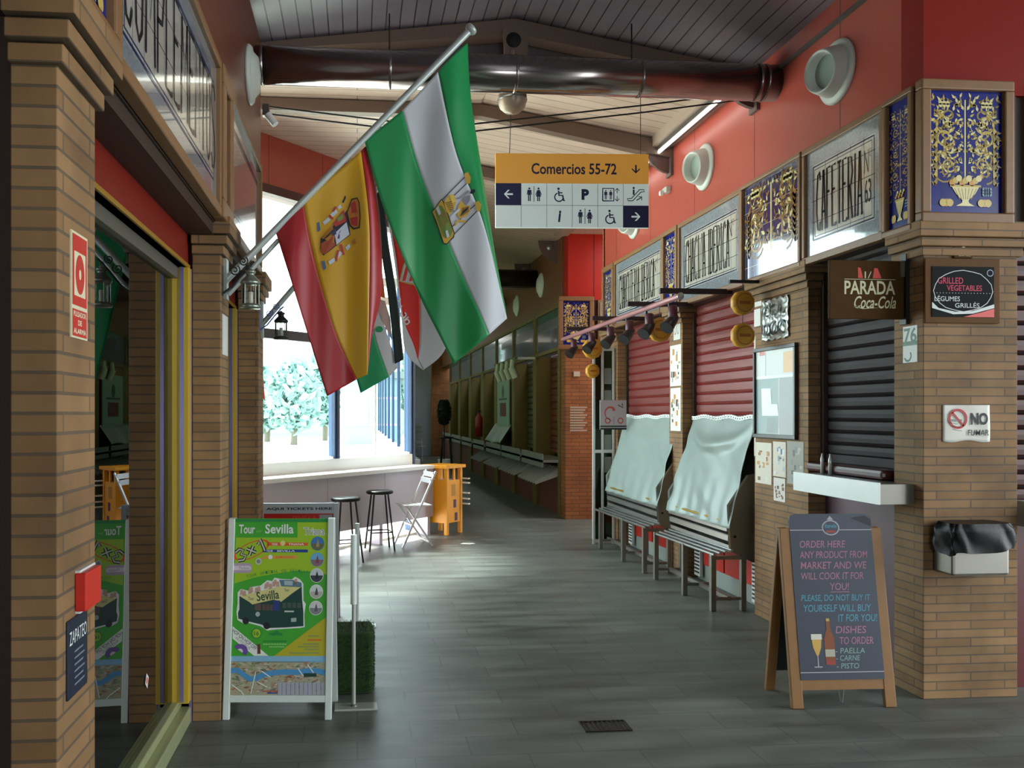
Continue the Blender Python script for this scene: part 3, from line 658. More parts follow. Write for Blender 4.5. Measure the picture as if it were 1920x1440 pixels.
# ------------------------------------------------------------------ spotlight rail over the stalls
MAROON = mat('maroon rail', '6a2f38', 0.35); MAR2 = mat('maroon spot sleeve', '4f2230', 0.4); LAMPB = mat('black spot head', '17171a', 0.3); ROSE = mat('pinkish rail tube', 'a9777a', 0.3, 0.2)
t = thing('lighting_rail', 'long maroon spotlight rail on wall arms above the covered stalls', 'lighting rail', (2.77, 9.2, 2.66)); T = Matrix.Translation((-2.77, -9.2, -2.66))
b = MB(T); b.tube([(2.77, 7.13, 2.66), (2.77, 11.36, 2.65)], 0.026, ROSE, 10); b.build('rail', t)
for y in (7.17, 8.05, 9.3, 10.46):
    b = MB(T); b.box(2.60, XR-0.005, y-0.02, y+0.02, 2.685, 2.73, mat('dark maroon arm', '2c171a', 0.5)); b.build('arm', t)
b = MB(T); b.lathe([(0.03, -0.01), (0.03, 0.01)], STEEL, (2.77, 7.13, 2.66), 12, 'y'); b.build('end_cap', t)
SPN = ['first', 'second', 'third', 'fourth', 'fifth', 'sixth']
for k, (y, dx) in enumerate(((7.39, 0.0), (8.0, -0.02), (8.6, 0.0), (9.26, 0), (10.02, 0.0), (10.87, 0.0))):
    s = thing('spotlight', 'black spotlight in a maroon sleeve, %s along the rail from its near end' % SPN[k], 'spotlight', (2.77, y, 2.632), 0, 'spotlights on the rail')
    b = MB(); b.tube([(0, 0, 0), (0, 0, -0.03)], 0.012, LAMPB); b.lathe([(0.028, -0.02), (0.042, -0.03), (0.042, -0.17), (0.03, -0.18)], MAR2, (0.03, 0, 0), 14); b.build('sleeve', s)
    d = Vector((-0.55, -0.35, -0.55)).normalized(); p = Vector((0.03, 0, -0.15))
    b = MB(); b.tube([p-d*0.05, p-d*0.02, p+d*0.05, p+d*0.11], 0.035, LAMPB, 14, r1=0.062); lh = b.build('lamp_head', s)
    b = MB(); b.tube([p+d*0.108, p+d*0.114], 0.05, mat('pale lens', 'c9ccd0', 0.2), 14); b.tube([p+d*0.105, p+d*0.118], 0.064, LAMPB, 14); b.build('lens', lh)

# hanging cheeses and their bar
CH = mat('yellow cheese rind', 'c9962c', 0.45, noise=0.15, nscale=25); CH2 = mat('orange cheese mark', 'a85c20', 0.5)
b = MB(); b.box(-0.30, 0, -0.015, 0.015, -0.012, 0.012, BLACK); solo('hanger_bar', b, 'black bracket bar carrying the yellow cheeses beside the silver sign', 'bracket', (XR, 6.56, 2.70))
chs = [((3.06, 6.56, 2.53), 'upper yellow wheel of cheese hanging from the black bracket', 0.10), ((3.06, 6.56, 2.27), 'lower yellow wheel of cheese hanging near the framed poster', 0.10), ((2.92, 8.05, 2.46), 'yellow wheel of cheese half hidden behind the rail spotlights', 0.12),
       ((2.93, 10.46, 2.46), 'yellow wheel of cheese behind the far end of the rail', 0.13), ((2.93, 10.46, 2.18), 'small yellow cheese hanging by the glass door frame', 0.09)]
for (p, lab, r) in chs:
    t = thing('hanging_cheese', lab, 'cheese', p, R(8), 'yellow hanging cheeses')
    b = MB(); b.lathe([(0, -0.035), (r*0.82, -0.035), (r, -0.02), (r, 0.02), (r*0.82, 0.035), (0, 0.035)], CH, (0, 0, 0), 10, 'y'); b.build('wheel', t)
    b = MB(); b.ring(0, 0, r*0.72, 0.006, -0.0365, CH2); b.rect(-r*0.5, r*0.5, -r*0.12, r*0.12, -0.0362, CH2); b.build('stamp', t)
    b = MB(); b.tube([(0, 0, r*0.95), (0, 0, (2.69 if p[2] > 2.4 else (2.43 if r == 0.10 else 2.33))-p[2])], 0.003, BLACK, 5); b.build('string', t)

# ------------------------------------------------------------------ things on the brick pillars
t = thing('framed_poster', 'black framed poster with a white L shape behind reflecting glass', 'poster', (XR, 6.385, 1.455), RZ)
b = MB()
for q in ((-0.335, 0.335, 0, 0.03), (-0.335, 0.335, 0.69, 0.72), (-0.335, -0.31, 0.03, 0.69), (0.31, 0.335, 0.03, 0.69)): b.box(q[0], q[1], -0.03, 0, q[2], q[3], mat('black frame', '1d1f1e', 0.3))
b.build('frame', t, bevel=0.003)
b = MB(); X = lambda p: -0.31+0.62*p; Z = lambda p: 0.03+0.66*p
b.rect(X(0), X(1), Z(0), Z(1), -0.012, mat('poster teal grey', '7f9696', 0.3)); b.rect(X(0), X(1), Z(0.69), Z(1), -0.013, mat('poster pale', 'ccd2cf', 0.3)); b.rect(X(0.72), X(1), Z(0.72), Z(0.96), -0.0135, mat('poster orange', 'd8a765', 0.3))
b.rect(X(0.1), X(0.24), Z(0.95), Z(1), -0.0135, mat('poster red', 'c4503c', 0.3)); b.rect(X(0), X(1), Z(0.665), Z(0.70), -0.0135, WHITE); b.rect(X(0.62), X(1), Z(0), Z(0.66), -0.0133, mat('poster grey', '8c9294', 0.3))
b.rect(X(0.26), X(0.275), Z(0.7), Z(1), -0.0137, mat('poster teal grey')); b.rect(X(0.60), X(0.625), Z(0.0), Z(0.66), -0.0137, mat('poster line', 'b8c4c4', 0.3)); b.rect(X(0.3), X(0.6), Z(0.02), Z(0.2), -0.0136, mat('poster dark', '6a7c80', 0.3)); b.build('print', t)
b = MB(); b.flat([(X(0.17), Z(0.22)), (X(0.60), Z(0.22)), (X(0.58), Z(0.36)), (X(0.42), Z(0.36)), (X(0.40), Z(0.55)), (X(0.15), Z(0.55))], -0.0142, WHITE); b.build('l_shape', t)
b = MB(); b.box(X(0), X(1), -0.018, -0.016, Z(0), Z(1), glassmat('poster glass', 'ffffff', 0.035)); b.build('glass', t)
t = thing('foil_sign', 'square of crumpled silver lettering on the brick above the framed poster', 'sign', (XR, 6.385, 2.225), RZ)
rnd = random.Random(3); FO = mat('silver foil', 'bfc3bf', 0.25, 0.5, noise=0.4, nscale=30); FOD = mat('dark foil gap', '3a3c3a', 0.4)
b = MB(); b.grid(lambda u, v: (-0.21+0.42*u+0.006*math.sin(v*30), -0.012-0.003*math.sin(u*23+v*17)-0.002*math.sin(v*41), 0.32*v+0.006*math.sin(u*28)), 30, 24, FO); b.build('foil_sheet', t, solid=0.006)
b = MB()
for k in range(3):
    x = -0.13+0.13*k; b.ring(x, 0.23, 0.035, 0.018, -0.028, FOD, k*60, 300+k*30); b.ring(x, 0.09, 0.045, 0.02, -0.028, FOD, 120-k*50, 420-k*60); b.ribbon([(x-0.05, 0.03), (x-0.04, 0.29)], 0.014, -0.028, FOD)
b.build('raised_letters', t)
t = thing('sticker_strip', 'ragged column of pale stickers down the brick edge beside the framed poster', 'stickers', (XR, 6.738, 1.30), RZ)
b = MB(); CR = mat('cream paper', 'd6d2b8', 0.6, noise=0.2, nscale=20)
for k, (z0, z1) in enumerate(((0.0, 0.15), (0.18, 0.45), (0.47, 0.85), (0.87, 0.98))): b = MB(); b.box(-0.012, 0.016-0.004*(k % 2), -0.003, 0, z0, z1, CR); b.build('sticker', t)
for k, (x0, x1, z0, z1) in enumerate(((-0.01, 0.10, 1.06, 1.20), (0.0, 0.12, 1.22, 1.36))): b = MB(); b.box(x0, x1, -0.004-0.001*k, 0, z0, z1, mat('white sticker', 'd9dcd8', 0.5)); b.build('sticker', t)
rnd = random.Random(8)
def paper(name, label, cat, loc, rz, w, h, cols, seed, group=None, base='d8d3c2'):
    t = thing(name, label, cat, loc, rz, group); rnd = random.Random(seed)
    b = MB(); b.box(-w/2, w/2, -0.003, 0, 0, h, mat('paper '+base, base, 0.5)); b.build('sheet', t)
    b = MB()
    for k in range(14):
        x = rnd.uniform(-0.42, 0.30)*w; z = rnd.uniform(0.05, 0.8)*h
        b.rect(x, x+w*rnd.uniform(0.06, 0.2), z, z+h*rnd.uniform(0.04, 0.16), -0.0034-0.0001*k, mat('print '+cols[k % len(cols)], cols[k % len(cols)], 0.5))
    b.build('print', t); return t
paper('food_poster', 'beige photo sheet of dishes taped low on the brick by the stall', 'poster', (XR, 6.59, 1.085), RZ, 0.27, 0.33, ('a8703c', 'c99a60', '8a6a48', 'e0dccb'), 1, 'papers under the framed poster')
paper('food_poster', 'bluish white photo sheet of dishes, middle one under the framed poster', 'poster', (XR, 6.33, 1.16), RZ, 0.20, 0.27, ('7f96a8', 'e6ecf0', '52687c', 'b7c6d2'), 2, 'papers under the framed poster')
paper('food_poster', 'grey crinkled photo sheet taped nearest to the dark shutter', 'poster', (XR, 6.09, 1.12), RZ, 0.24, 0.32, ('8a8e88', 'b9b6aa', '6a6e66'), 3, 'papers under the framed poster', '9a9a90')
paper('food_poster', 'small white-edged brown card hanging lowest on the brick', 'poster', (XR, 6.33, 0.97), RZ, 0.18, 0.18, ('7a5440', '94705a', '5c4030'), 4, 'papers under the framed poster', 'dcd8d0')
paper('food_poster', 'upper white menu strip on the narrow pillar between the stalls', 'menu strip', (XR, 8.49, 1.93), RZ, 0.30, 0.42, ('c28a3c', '5a4a48', 'a6a29a'), 5, 'menu strips', 'e4e2da')
paper('food_poster', 'lower white menu strip on the narrow pillar between the stalls', 'menu strip', (XR, 8.49, 1.47), RZ, 0.28, 0.44, ('d08c30', '5a4a48', 'a6a29a'), 6, 'menu strips', 'e4e2da')
b = MB(); b.box(-0.09, 0.09, -0.004, 0, 0, 0.26, mat('white sticker')); b.text('DO', -0.06, 0.06, 0.05, 0.2, -0.0045, mat('grey print', '8a8a88', 0.6)); solo('notice', b, 'white notice at the top of the narrow pillar between the stalls', 'notice', (XR, 8.45, 2.40), RZ)
t = thing('number_sticker', 'torn green and white sticker on the side of the corner pillar', 'sticker', (XR, 4.765, 1.95), RZ)
b = MB(); b.box(-0.065, 0.065, -0.003, 0, 0, 0.215, mat('white sticker')); b.build('sheet', t)
b = MB(); G = mat('dark green print', '2f6a50', 0.5); b.text('76', -0.055, 0.06, 0.115, 0.205, -0.0035, G, bold=0.02); b.rect(-0.065, 0.065, 0.10, 0.125, -0.0034, G); b.ring(-0.02, 0.04, 0.03, 0.012, -0.0035, G, 200, 400); b.build('print', t)
# projecting wooden board
t = thing('wooden_sign_board', 'brown wooden board reading PARADA jutting out over the steel counter', 'sign board', (3.0, 4.80, 2.207)); b = MB()
b.box(-0.235, 0.225, -0.012, 0.012, 0, 0.345, mat('dark stained wood', '4e3518', 0.8, noise=0.25, nscale=12, spec=0.15)); b.build('board', t, bevel=0.003)
b = MB(); CRM = mat('cream letters', 'd8d6a8', 0.5); RDP = mat('red print', 'd8301c', 0.5); y = -0.0128
b.text('PARADA', -0.145, 0.17, 0.145, 0.225, y, CRM, bold=0.02); b.text('Coca-Cola', -0.085, 0.175, 0.062, 0.135, y, CRM, shear=0.35, bold=0.012); b.ribbon([(-0.085, 0.075), (-0.03, 0.06), (0.06, 0.066)], 0.006, y, CRM, True)
b.rect(-0.145, 0.17, 0.232, 0.235, y, CRM); b.flat([(-0.06, 0.24), (-0.03, 0.24), (-0.045, 0.30), (-0.062, 0.305)], y, RDP); b.flat([(0.03, 0.24), (0.085, 0.24), (0.06, 0.30), (0.04, 0.30)], y, RDP); b.rect(-0.02, -0.012, 0.24, 0.28, y, CRM); b.ribbon([(0.002, 0.24), (0.02, 0.28)], 0.005, y, CRM); b.build('lettering', t)
b = MB(); b.box(0.225, 0.248, -0.03, 0.03, -0.03, 0.385, BLACK); b.box(0.20, 0.226, -0.02, 0.02, 0.25, 0.345, STEELD); b.build('wall_bracket', t)
# grilled vegetables board
t = thing('menu_board', 'small black menu board in a wooden frame reading GRILLED VEGETABLES', 'menu board', (3.476, YA, 2.17)); b = MB()
b.box(-0.23, 0.23, -0.02, 0, 0, 0.372, mat('brown board frame', '624220', 0.7, spec=0.2, noise=0.15, nscale=15)); b.build('frame', t, bevel=0.004)
b = MB(); b.box(-0.19, 0.19, -0.024, -0.02, 0.035, 0.325, mat('chalkboard black', '0e1214', 0.7, spec=0.15)); b.build('board', t)
b = MB(); y = -0.0246; PK = mat('pink chalk', 'c83c5c', 0.7); WC = mat('white chalk', 'd4dcd8', 0.7); RR = mat('red swoosh', 'd42a20', 0.4)
b.text('GRILLED', -0.155, 0.0, 0.225, 0.262, y, PK, 0, 0.01); b.text('VEGETABLES', -0.10, 0.115, 0.185, 0.218, y, PK, 0, 0.01)
for k in range(18): b.disc(-0.16+0.019*k, 0.172, 0.0025, y, WC, 6)
b.text('LÉGUMES', -0.175, -0.02, 0.125, 0.160, y, WC, 0, 0.005); b.text('GRILLÉS', -0.05, 0.10, 0.088, 0.122, y, WC, 0, 0.005)
b.ribbon([(-0.0+0.18*math.cos(a/20*math.pi*2)*(1+0.012*math.sin(a*2.6)), 0.185+0.118*math.sin(a/20*math.pi*2)*(1+0.02*math.sin(a*2.6))) for a in range(21)], 0.004, y-0.0002, WC)
b.flat([(-0.19, 0.12), (-0.15, 0.085), (-0.05, 0.065), (0.06, 0.07), (0.19, 0.11), (0.19, 0.088), (0.06, 0.055), (-0.06, 0.05), (-0.19, 0.085)], y-0.0003, mat('white swoosh', 'cdd6d2', 0.4)); b.flat([(0.0, 0.035), (0.19, 0.035), (0.19, 0.085), (0.10, 0.06)], y-0.0004, RR); b.ring(0.165, 0.29, 0.018, 0.004, y-0.0004, GRAPE); b.build('lettering', t)
t = thing('badge_plate', 'small wooden badge with cream letters above the menu board', 'badge', (3.486, YA, 2.545)); b = MB(); b.box(-0.06, 0.06, -0.014, 0, 0, 0.085, mat('dark stained wood')); b.build('plate', t, bevel=0.012)
b = MB(); b.text('PARADA', -0.042, 0.04, 0.032, 0.052, -0.0146, CRM, bold=0.02); b.text('Coca-Cola', -0.03, 0.045, 0.012, 0.028, -0.0146, CRM, 0.3); b.flat([(-0.02, 0.056), (0.0, 0.07), (0.02, 0.056)], -0.0146, CRM); b.build('lettering', t)
# no smoking paper
t = thing('no_smoking_notice', 'creased white paper with a red no-smoking sign and the word FUMAR', 'notice', (3.51, YA, 1.488)); b = MB()
b.grid(lambda u, v: (-0.145+0.29*u, -0.004-0.003*math.sin(u*7)*math.sin(v*5), 0.21*v-0.006*math.sin(u*9)*(1-v)), 16, 12, mat('white paper', 'dcdcd0', 0.7)); b.build('sheet', t, solid=0.001)
b = MB(); y = -0.0095; RDM = mat('red marker', 'b8322c', 0.6); BKM = mat('black marker', '16181a', 0.6); b.ring(-0.055, 0.13, 0.052, 0.013, y, RDM); b.ribbon([(-0.09, 0.168), (-0.02, 0.09)], 0.011, y, RDM); b.rect(-0.10, -0.03, 0.115, 0.128, y+0.0003, mat('grey print'))
b.text('NO', 0.025, 0.13, 0.095, 0.165, y, BKM, 0, 0.03); b.text('FUMAR', 0.005, 0.135, 0.033, 0.067, y, BKM, 0.1, 0.005)
for x, z in ((-0.10, 0.09), (-0.115, 0.11), (-0.09, 0.07)): b.ribbon([(x, z), (x+0.06, z-0.01)], 0.003, y, mat('grey print'))
b.build('print', t)
# wall litter bin
t = thing('wall_bin', 'steel litter bin with a black bag fixed low on the corner pillar', 'litter bin', (3.47, YA, 0.74)); b = MB()
b.box(-0.165, 0.175, -0.17, -0.002, 0, 0.26, STEELD); b.build('body', t, bevel=0.015)
def bag(u, v):
    a = 2*math.pi*u; ex = 0.192+0.012*math.sin(a*7)*v*(1-v)*4+0.006*math.sin(a*13+v*9); ey = 0.105+0.006*math.sin(a*9+v*5)
    sx = math.copysign(abs(math.cos(a))**0.45, math.cos(a)); sy = math.copysign(abs(math.sin(a))**0.45, math.sin(a))
    k = 1-0.10*max(0, (v-0.8)/0.2)
    return (0.005+ex*sx*k, -0.108+ey*sy*k, 0.14+0.155*v+0.02*math.cos(a)*(1-v)+0.008*math.sin(a*5)*(1-v))
b = MB(); b.grid(bag, 72, 10, mat('black bin bag', '08090a', 0.42, bump=0.12, bscale=30, spec=0.3)); vs = [bag(k/24, 1) for k in range(24)]; b.add(vs, [tuple(range(24))], mat('black bin bag')); b.build('bin_bag', t)
b = MB(); b.box(3.92-0.0, 5.5, YA-0.16, YA+0.14, 0.98, 1.13, mat('pale steel end', 'b6beb8', 0.4, 0.3)); solo('steel_shelf', b, 'pale steel shelf end at the picture edge in front of the dark red shutter', 'shelf')

# ------------------------------------------------------------------ chalkboard on trestle
t = thing('pavement_chalkboard', 'wooden A-frame chalkboard reading ORDER HERE in front of the steel counter', 'A-board', (2.715, 4.56, 0), R(-2)); OAK = mat('oak frame', '8e6432', 0.5, noise=0.18, nscale=14)
TL = math.atan2(0.16, 0.98); M = Matrix.Rotation(-TL, 4, 'X')
b = MB(M); b.box(-0.30, -0.235, -0.015, 0.015, 0, 1.0, OAK); b.build('leg', t, bevel=0.004)
b = MB(M); b.box(0.235, 0.30, -0.015, 0.015, 0, 1.0, OAK); b.build('leg', t, bevel=0.004)
b = MB(M); b.box(-0.235, 0.235, -0.012, 0.012, 0.10, 0.155, OAK); b.build('crossbar', t)
SLB = mat('slate blue board', '3a4150', 0.45, noise=0.05)
b = MB(M); pl = [(-0.242, 0.155), (0.242, 0.155), (0.242, 1.06)]+[(0.242-0.04*(1-math.cos(R(a))), 1.05+0.03*math.sin(R(a))) for a in (30, 60, 90)]+[(-0.202-0.04*math.sin(R(a)), 1.05+0.03*math.cos(R(a))) for a in (0, 30, 60, 90)]
b.prism(pl, -0.018, -0.008, SLB); bd = b.build('board', t)
b = MB(M); y = -0.0186; PKC = mat('dull pink chalk', 'b07a92', 0.8); BLC = mat('sky blue chalk', '5aa0b4', 0.8); GRC = mat('grey green chalk', '86a8a0', 0.8); PAL = mat('pale board line', 'a8adb0', 0.6)
for s, x0, x1, z, m in (('ORDER HERE', -0.19, 0.08, 0.905, PKC), ('ANY PRODUCT FROM', -0.195, 0.205, 0.845, PKC), ('MARKET AND WE', -0.195, 0.195, 0.785, PKC), ('WILL COOK IT FOR', -0.195, 0.17, 0.725, PKC), ('YOU!', -0.03, 0.08, 0.665, PKC),
                        ('PLEASE, DO NOT BUY IT', -0.205, 0.20, 0.60, BLC), ('YOURSELF WILL BUY', -0.195, 0.20, 0.545, BLC), ('IT FOR YOU!', 0.0, 0.23, 0.49, BLC), ('DISHES', -0.02, 0.16, 0.425, PKC), ('TO ORDER', 0.0, 0.195, 0.365, PKC), ('- PAELLA', -0.03, 0.14, 0.315, GRC), ('- CARNE', -0.03, 0.11, 0.275, GRC), ('- PISTO', -0.03, 0.10, 0.232, GRC)):
    b.text(s, x0, x1, z-0.018, z+(0.022 if z > 0.33 else 0.012), y, m, 0.15, 0.006); b.build('chalk_line', bd); b = MB(M)
b.rect(-0.03, 0.08, 0.635, 0.639, y, PKC); b.build('chalk_line', bd)
for z in (0.193, 0.985): b = MB(M); b.rect(-0.242, 0.242, z, z+0.005, y, PAL); b.build('board_line', bd)
b = MB(M)
b.flat([(0.12, 1.055), (0.205, 1.07), (0.242, 1.045), (0.242, 1.005)], y, mat('worn dark corner', '22262e', 0.6))
b.build('worn_corner', bd)
b = MB(M); b.disc(0.0, 1.0, 0.052, y-0.0008, PAL, 28, 0.044); b.disc(0, 1.0, 0.045, y-0.0012, SLB, 28, 0.037); b.text('Estrella', -0.035, 0.035, 1.0, 1.02, y-0.0018, BLC, 0.2, 0.02); b.rect(-0.028, 0.028, 0.972, 0.984, y-0.0018, mat('red banner', 'a03c30', 0.5)); b.flat([(-0.02, 1.045), (0.02, 1.045), (0.0, 1.068)], y-0.001, PAL); b.build('emblem', bd)
b = MB(M); AMB = mat('amber bottle', '8a4a22', 0.4); b.flat([(-0.165, 0.39), (-0.105, 0.39), (-0.112, 0.33), (-0.13, 0.285), (-0.14, 0.285), (-0.158, 0.33)], y-0.0006, mat('beer yellow', 'd0a850', 0.5)); b.rect(-0.166, -0.104, 0.375, 0.405, y-0.0010, mat('beer foam', 'dcdccc', 0.6)); b.rect(-0.138, -0.132, 0.225, 0.29, y-0.0006, PAL); b.rect(-0.158, -0.112, 0.222, 0.228, y-0.0006, PAL)
b.flat([(-0.09, 0.235), (-0.035, 0.235), (-0.032, 0.38), (-0.05, 0.43), (-0.052, 0.485), (-0.072, 0.485), (-0.074, 0.43), (-0.092, 0.38)], y-0.0006, AMB); b.rect(-0.09, -0.034, 0.28, 0.32, y-0.0010, mat('beer label', 'b4b0a0', 0.5)); b.rect(-0.086, -0.038, 0.24, 0.262, y-0.001, mat('red banner')); b.rect(-0.072, -0.052, 0.475, 0.49, y-0.001, GOLD); b.build('drink_picture', bd)
M2 = Matrix.Translation((0, 0.335, 0)) @ Matrix.Rotation(TL, 4, 'X')
for x in (-0.30, 0.245):
    b = MB(M2); b.box(x, x+0.055, -0.015, 0.015, 0, 1.0, OAK); b.build('rear_leg', t, bevel=0.004)
b = MB(M2); b.box(-0.245, 0.245, 0.0, 0.01, 0.12, 0.98, BLACK); b.build('rear_board', t)
b = MB(); b.tube([(-0.02, 0.03, 0.115), (-0.01, 0.02, 0.03), (0.01, 0.03, 0.02), (0.02, 0.03, 0.115)], 0.003, STEELD, 6); b.build('chain', t)

# ------------------------------------------------------------------ glass door frame and board by the passage
t = thing('glass_cabinet_door', 'tall white aluminium framed glass door beside the farther stall', 'glass door', (3.10, 10.56, 0)); b = MB(); AL = mat('white aluminium', 'd4dad8', 0.3, 0.2)
for x in (-0.14, -0.03, 0.11): b.box(x, x+0.03, -0.02, 0.02, 0, 2.48, AL)
for z in (0.02, 1.15, 2.44): b.box(-0.14, 0.14, -0.018, 0.018, z, z+0.04, AL)
b.build('frame', t, bevel=0.003)
b = MB(); b.box(-0.11, -0.03, -0.004, 0.004, 0.06, 2.44, glassmat('dark green glass', '5c7a68', 0.3)); b.box(0.0, 0.11, -0.004, 0.004, 0.06, 2.44, glassmat('dark green glass')); b.build('pane', t)
b = MB()
for k in range(5): b.rect(0.01, 0.10, 0.9+0.28*k, 1.1+0.28*k, -0.006, mat('grey product picture', ('7f8c84', '4c5a50', '98a29c', '6c6a60', '55645c')[k], 0.5))
b.build('picture_strip', t)
t = thing('shellfish_board', 'grey picture board with red shellfish drawings on the glass door', 'sign board', (3.115, 10.20, 1.45)); b = MB(); b.box(-0.165, 0.165, -0.01, 0.01, 0, 0.36, mat('grey board', 'a8a2a6', 0.4)); b.build('board', t)
b = MB(); SR = mat('shrimp red', 'b45044', 0.5); y = -0.0108
b.ribbon(spiral(-0.02, 0.22, 0.03, 0.11, 20, 0.7), 0.035, y, SR, True); b.ring(-0.07, 0.11, 0.03, 0.014, y, SR); b.ring(0.09, 0.11, 0.03, 0.014, y, SR); b.rect(-0.165, 0.165, 0.0, 0.022, y, BKM); b.rect(-0.165, 0.165, 0.033, 0.05, y, BKM); b.rect(0.005, 0.009, 0.06, 0.16, y, BKM); b.ribbon([(0.06, 0.30), (0.12, 0.27), (0.11, 0.32)], 0.012, y, BKM); b.build('print', t)
t = thing('price_list', 'faded white price list of ten lines on the brick front', 'notice', (3.46, YE, 1.37)); b = MB()
for k in range(10): b.box(-0.16, 0.11-0.03*(k % 3), -0.004, 0, 0.36-0.04*k, 0.385-0.04*k, mat('faded white strip', 'b8aa98', 0.6))
b.build('strips', t)
b = MB(); b.box(-0.05, 0.05, -0.03, 0, -0.04, 0.04, mat('pale switch box', 'c0b8a8', 0.5)); solo('switch_box', b, 'small pale square box high on the brick front', 'switch box', (3.40, YE, 2.26), bevel=0.006)

# ------------------------------------------------------------------ round air outlets, brackets, eave lighting
OUTW = mat('off-white outlet', 'c9cfc6', 0.4)
def outlet(label, loc, rz, nozzle=True, r=0.215):
    t = thing('air_outlet', label, 'air vent', loc, rz, 'round air outlets')
    b = MB(); b.lathe([(r, 0), (r, -0.015), (r*0.93, -0.03), (r*0.78, -0.035)], OUTW, (0, 0, 0), 32, 'y'); b.build('flange', t)
    if nozzle:
        b = MB(Matrix.Rotation(R(14), 4, 'Z') @ Matrix.Rotation(R(6), 4, 'X')); b.lathe([(r*0.80, -0.01), (r*0.78, -0.05), (r*0.66, -0.15), (r*0.62, -0.16), (r*0.56, -0.14), (r*0.50, -0.05), (0, -0.04)], OUTW, (0, 0, 0), 32, 'y', cap=False); nz = b.build('nozzle', t)
        b = MB(Matrix.Rotation(R(14), 4, 'Z') @ Matrix.Rotation(R(6), 4, 'X')); b.lathe([(r*0.53, -0.085), (0, -0.08)], mat('grey outlet throat', '8fa094', 0.5), (0, 0, 0), 28, 'y', cap=False); b.build('throat', nz)
    else:
        b = MB(); b.lathe([(r*0.8, -0.03), (r*0.6, -0.07), (0, -0.085)], OUTW, (0, 0, 0), 28, 'y', cap=False); b.build('cover', t)
    return t
outlet('white round air outlet on the red wall above CAFETERIA sign', (XR, 5.535, 3.97), RZ)
outlet('white round air outlet on the red wall above CHACINA sign', (XR, 7.75, 3.96), RZ)
outlet('white round air outlet just under the hanging directions sign', (XR, 9.80, 3.92), RZ)
outlet('pale disc outlet on the far brown wall, nearer of two', (XR, 14.9, 3.92), RZ, False)
outlet('pale disc outlet on the far brown wall, farther of two', (XR, 17.18, 3.84), RZ, False)
outlet('white round outlet seen edge-on high on the wall by COMPLEMENTOS', (-0.75, 5.99, 3.99), LZ, False, 0.20)
def bracket(label, y):
    t = thing('roof_bracket', label, 'bracket', (XR, y, 4.47), RZ, 'quarter-round roof brackets')
    T = Matrix.Rotation(R(90), 4, 'Z')
    b = MB(T); pl = [(0, 0)]+[(-0.30*math.sin(R(a)) if True else 0, -0.33*math.cos(R(a))) for a in (90, 75, 60, 45, 30, 15, 0)]
    b.prism([(p[0], p[1]) for p in pl], -0.02, 0.02, mat('brown grey bracket', '66544e', 0.45)); b.build('plate', t)
    b = MB(T); b.lathe([(0.045, -0.03), (0.045, 0.03)], STEEL, (-0.12, 0, -0.11), 16, 'y'); b.build('pin', t)
    b = MB(T); b.box(-0.03, 0.0, -0.07, 0.07, -0.36, 0.02, mat('brown grey bracket')); b.build('back_plate', t)
    return t
for y, lab in ((6.72, 'quarter-round roof bracket on the red wall behind the duct end'), (8.62, 'quarter-round roof bracket on the red wall right of the directions sign'), (13.75, 'quarter-round roof bracket above the red passage panel'), (15.9, 'quarter-round roof bracket farther on by the dark duct')): bracket(lab, y)
t = thing('strip_light', 'long slim strip light along the eave of the red wall', 'strip light', (3.12, 8.2, 4.36)); b = MB(); b.box(-0.04, 0.05, -1.3, 3.2, 0, 0.07, GREYMET); b.build('housing', t)
b = MB(); b.tube([(-0.02, -1.25, -0.015), (-0.02, 3.1, -0.015)], 0.016, mat('white tube', 'f4f4ee', 0.3, emit=1.2), 10); b.build('tube', t)
b = MB(); b.box(-0.06, 0.06, -0.06, 0, -0.03, 0.03, OUTW); b.box(-0.045, 0.0, -0.10, -0.06, -0.05, 0.0, mat('clear lamp lens', 'dfe4df', 0.2)); solo('emergency_light', b, 'small white emergency lamp on the red wall below the roof bracket', 'emergency light', (XR, 8.67, 3.98), RZ, bevel=0.01)
t = thing('corner_lamp', 'small white lamp on a bracket at the upper corner of the shop wall', 'lamp', (XL, 6.70, 3.98)); b = MB(); b.box(0.0, 0.05, -0.03, 0.03, -0.03, 0.06, GREYMET); b.build('mount', t); b = MB(); b.tube([(0.04, -0.02, -0.02), (0.10, -0.03, -0.10)], 0.028, WHITE, 12); b.build('head', t)
# ------------------------------------------------------------------ roof frames, duct, hanging sign
BRN = mat('brown grey roof steel', '6f5c50', 0.45, noise=0.06)
b = MB(); gb = [(XL-0.05, EAVE+0.07), (XRIDGE, RIDGE-0.01), (XR, EAVE-0.01), (XR, EAVE-0.06), (2.2, EAVE+0.06), (XRIDGE, RIDGE-0.13), (0.3, EAVE+0.12), (XL-0.05, EAVE+0.02)]
b.prism(gb, 6.70, 6.86, BRN); struct('beam', b)
b = MB(); b.prism([(XL-0.05, 4.30), (XR, 4.30), (XR, EAVE-0.02), (XRIDGE, RIDGE-0.1), (XL-0.05, EAVE+0.03)], 6.88, 6.93, mat('grey gable sheet', '5a5054', 0.5)); struct('beam', b)
b = MB(); b.prism([(XRIDGE-0.10, RIDGE-0.10), (XRIDGE+0.10, RIDGE-0.10), (XRIDGE+0.085, 4.30), (XRIDGE-0.085, 4.30)], 6.66, 6.70, BRN); b.lathe([(0.06, -0.005), (0.06, 0.0)], DARK, (XRIDGE-0.02, 6.66, 4.60), 20, 'y'); struct('trim_7', b)
for y in (8.62, 10.6):
    b = MB(); b.prism([(-1.6 if y < 9 else 0.2, 4.66), (XRIDGE, 4.66), (XR, EAVE-0.16), (XR, EAVE), (XRIDGE, 4.78), (-1.6 if y < 9 else 0.2, 4.78)], y-0.06, y+0.06, BRN); struct('beam', b)
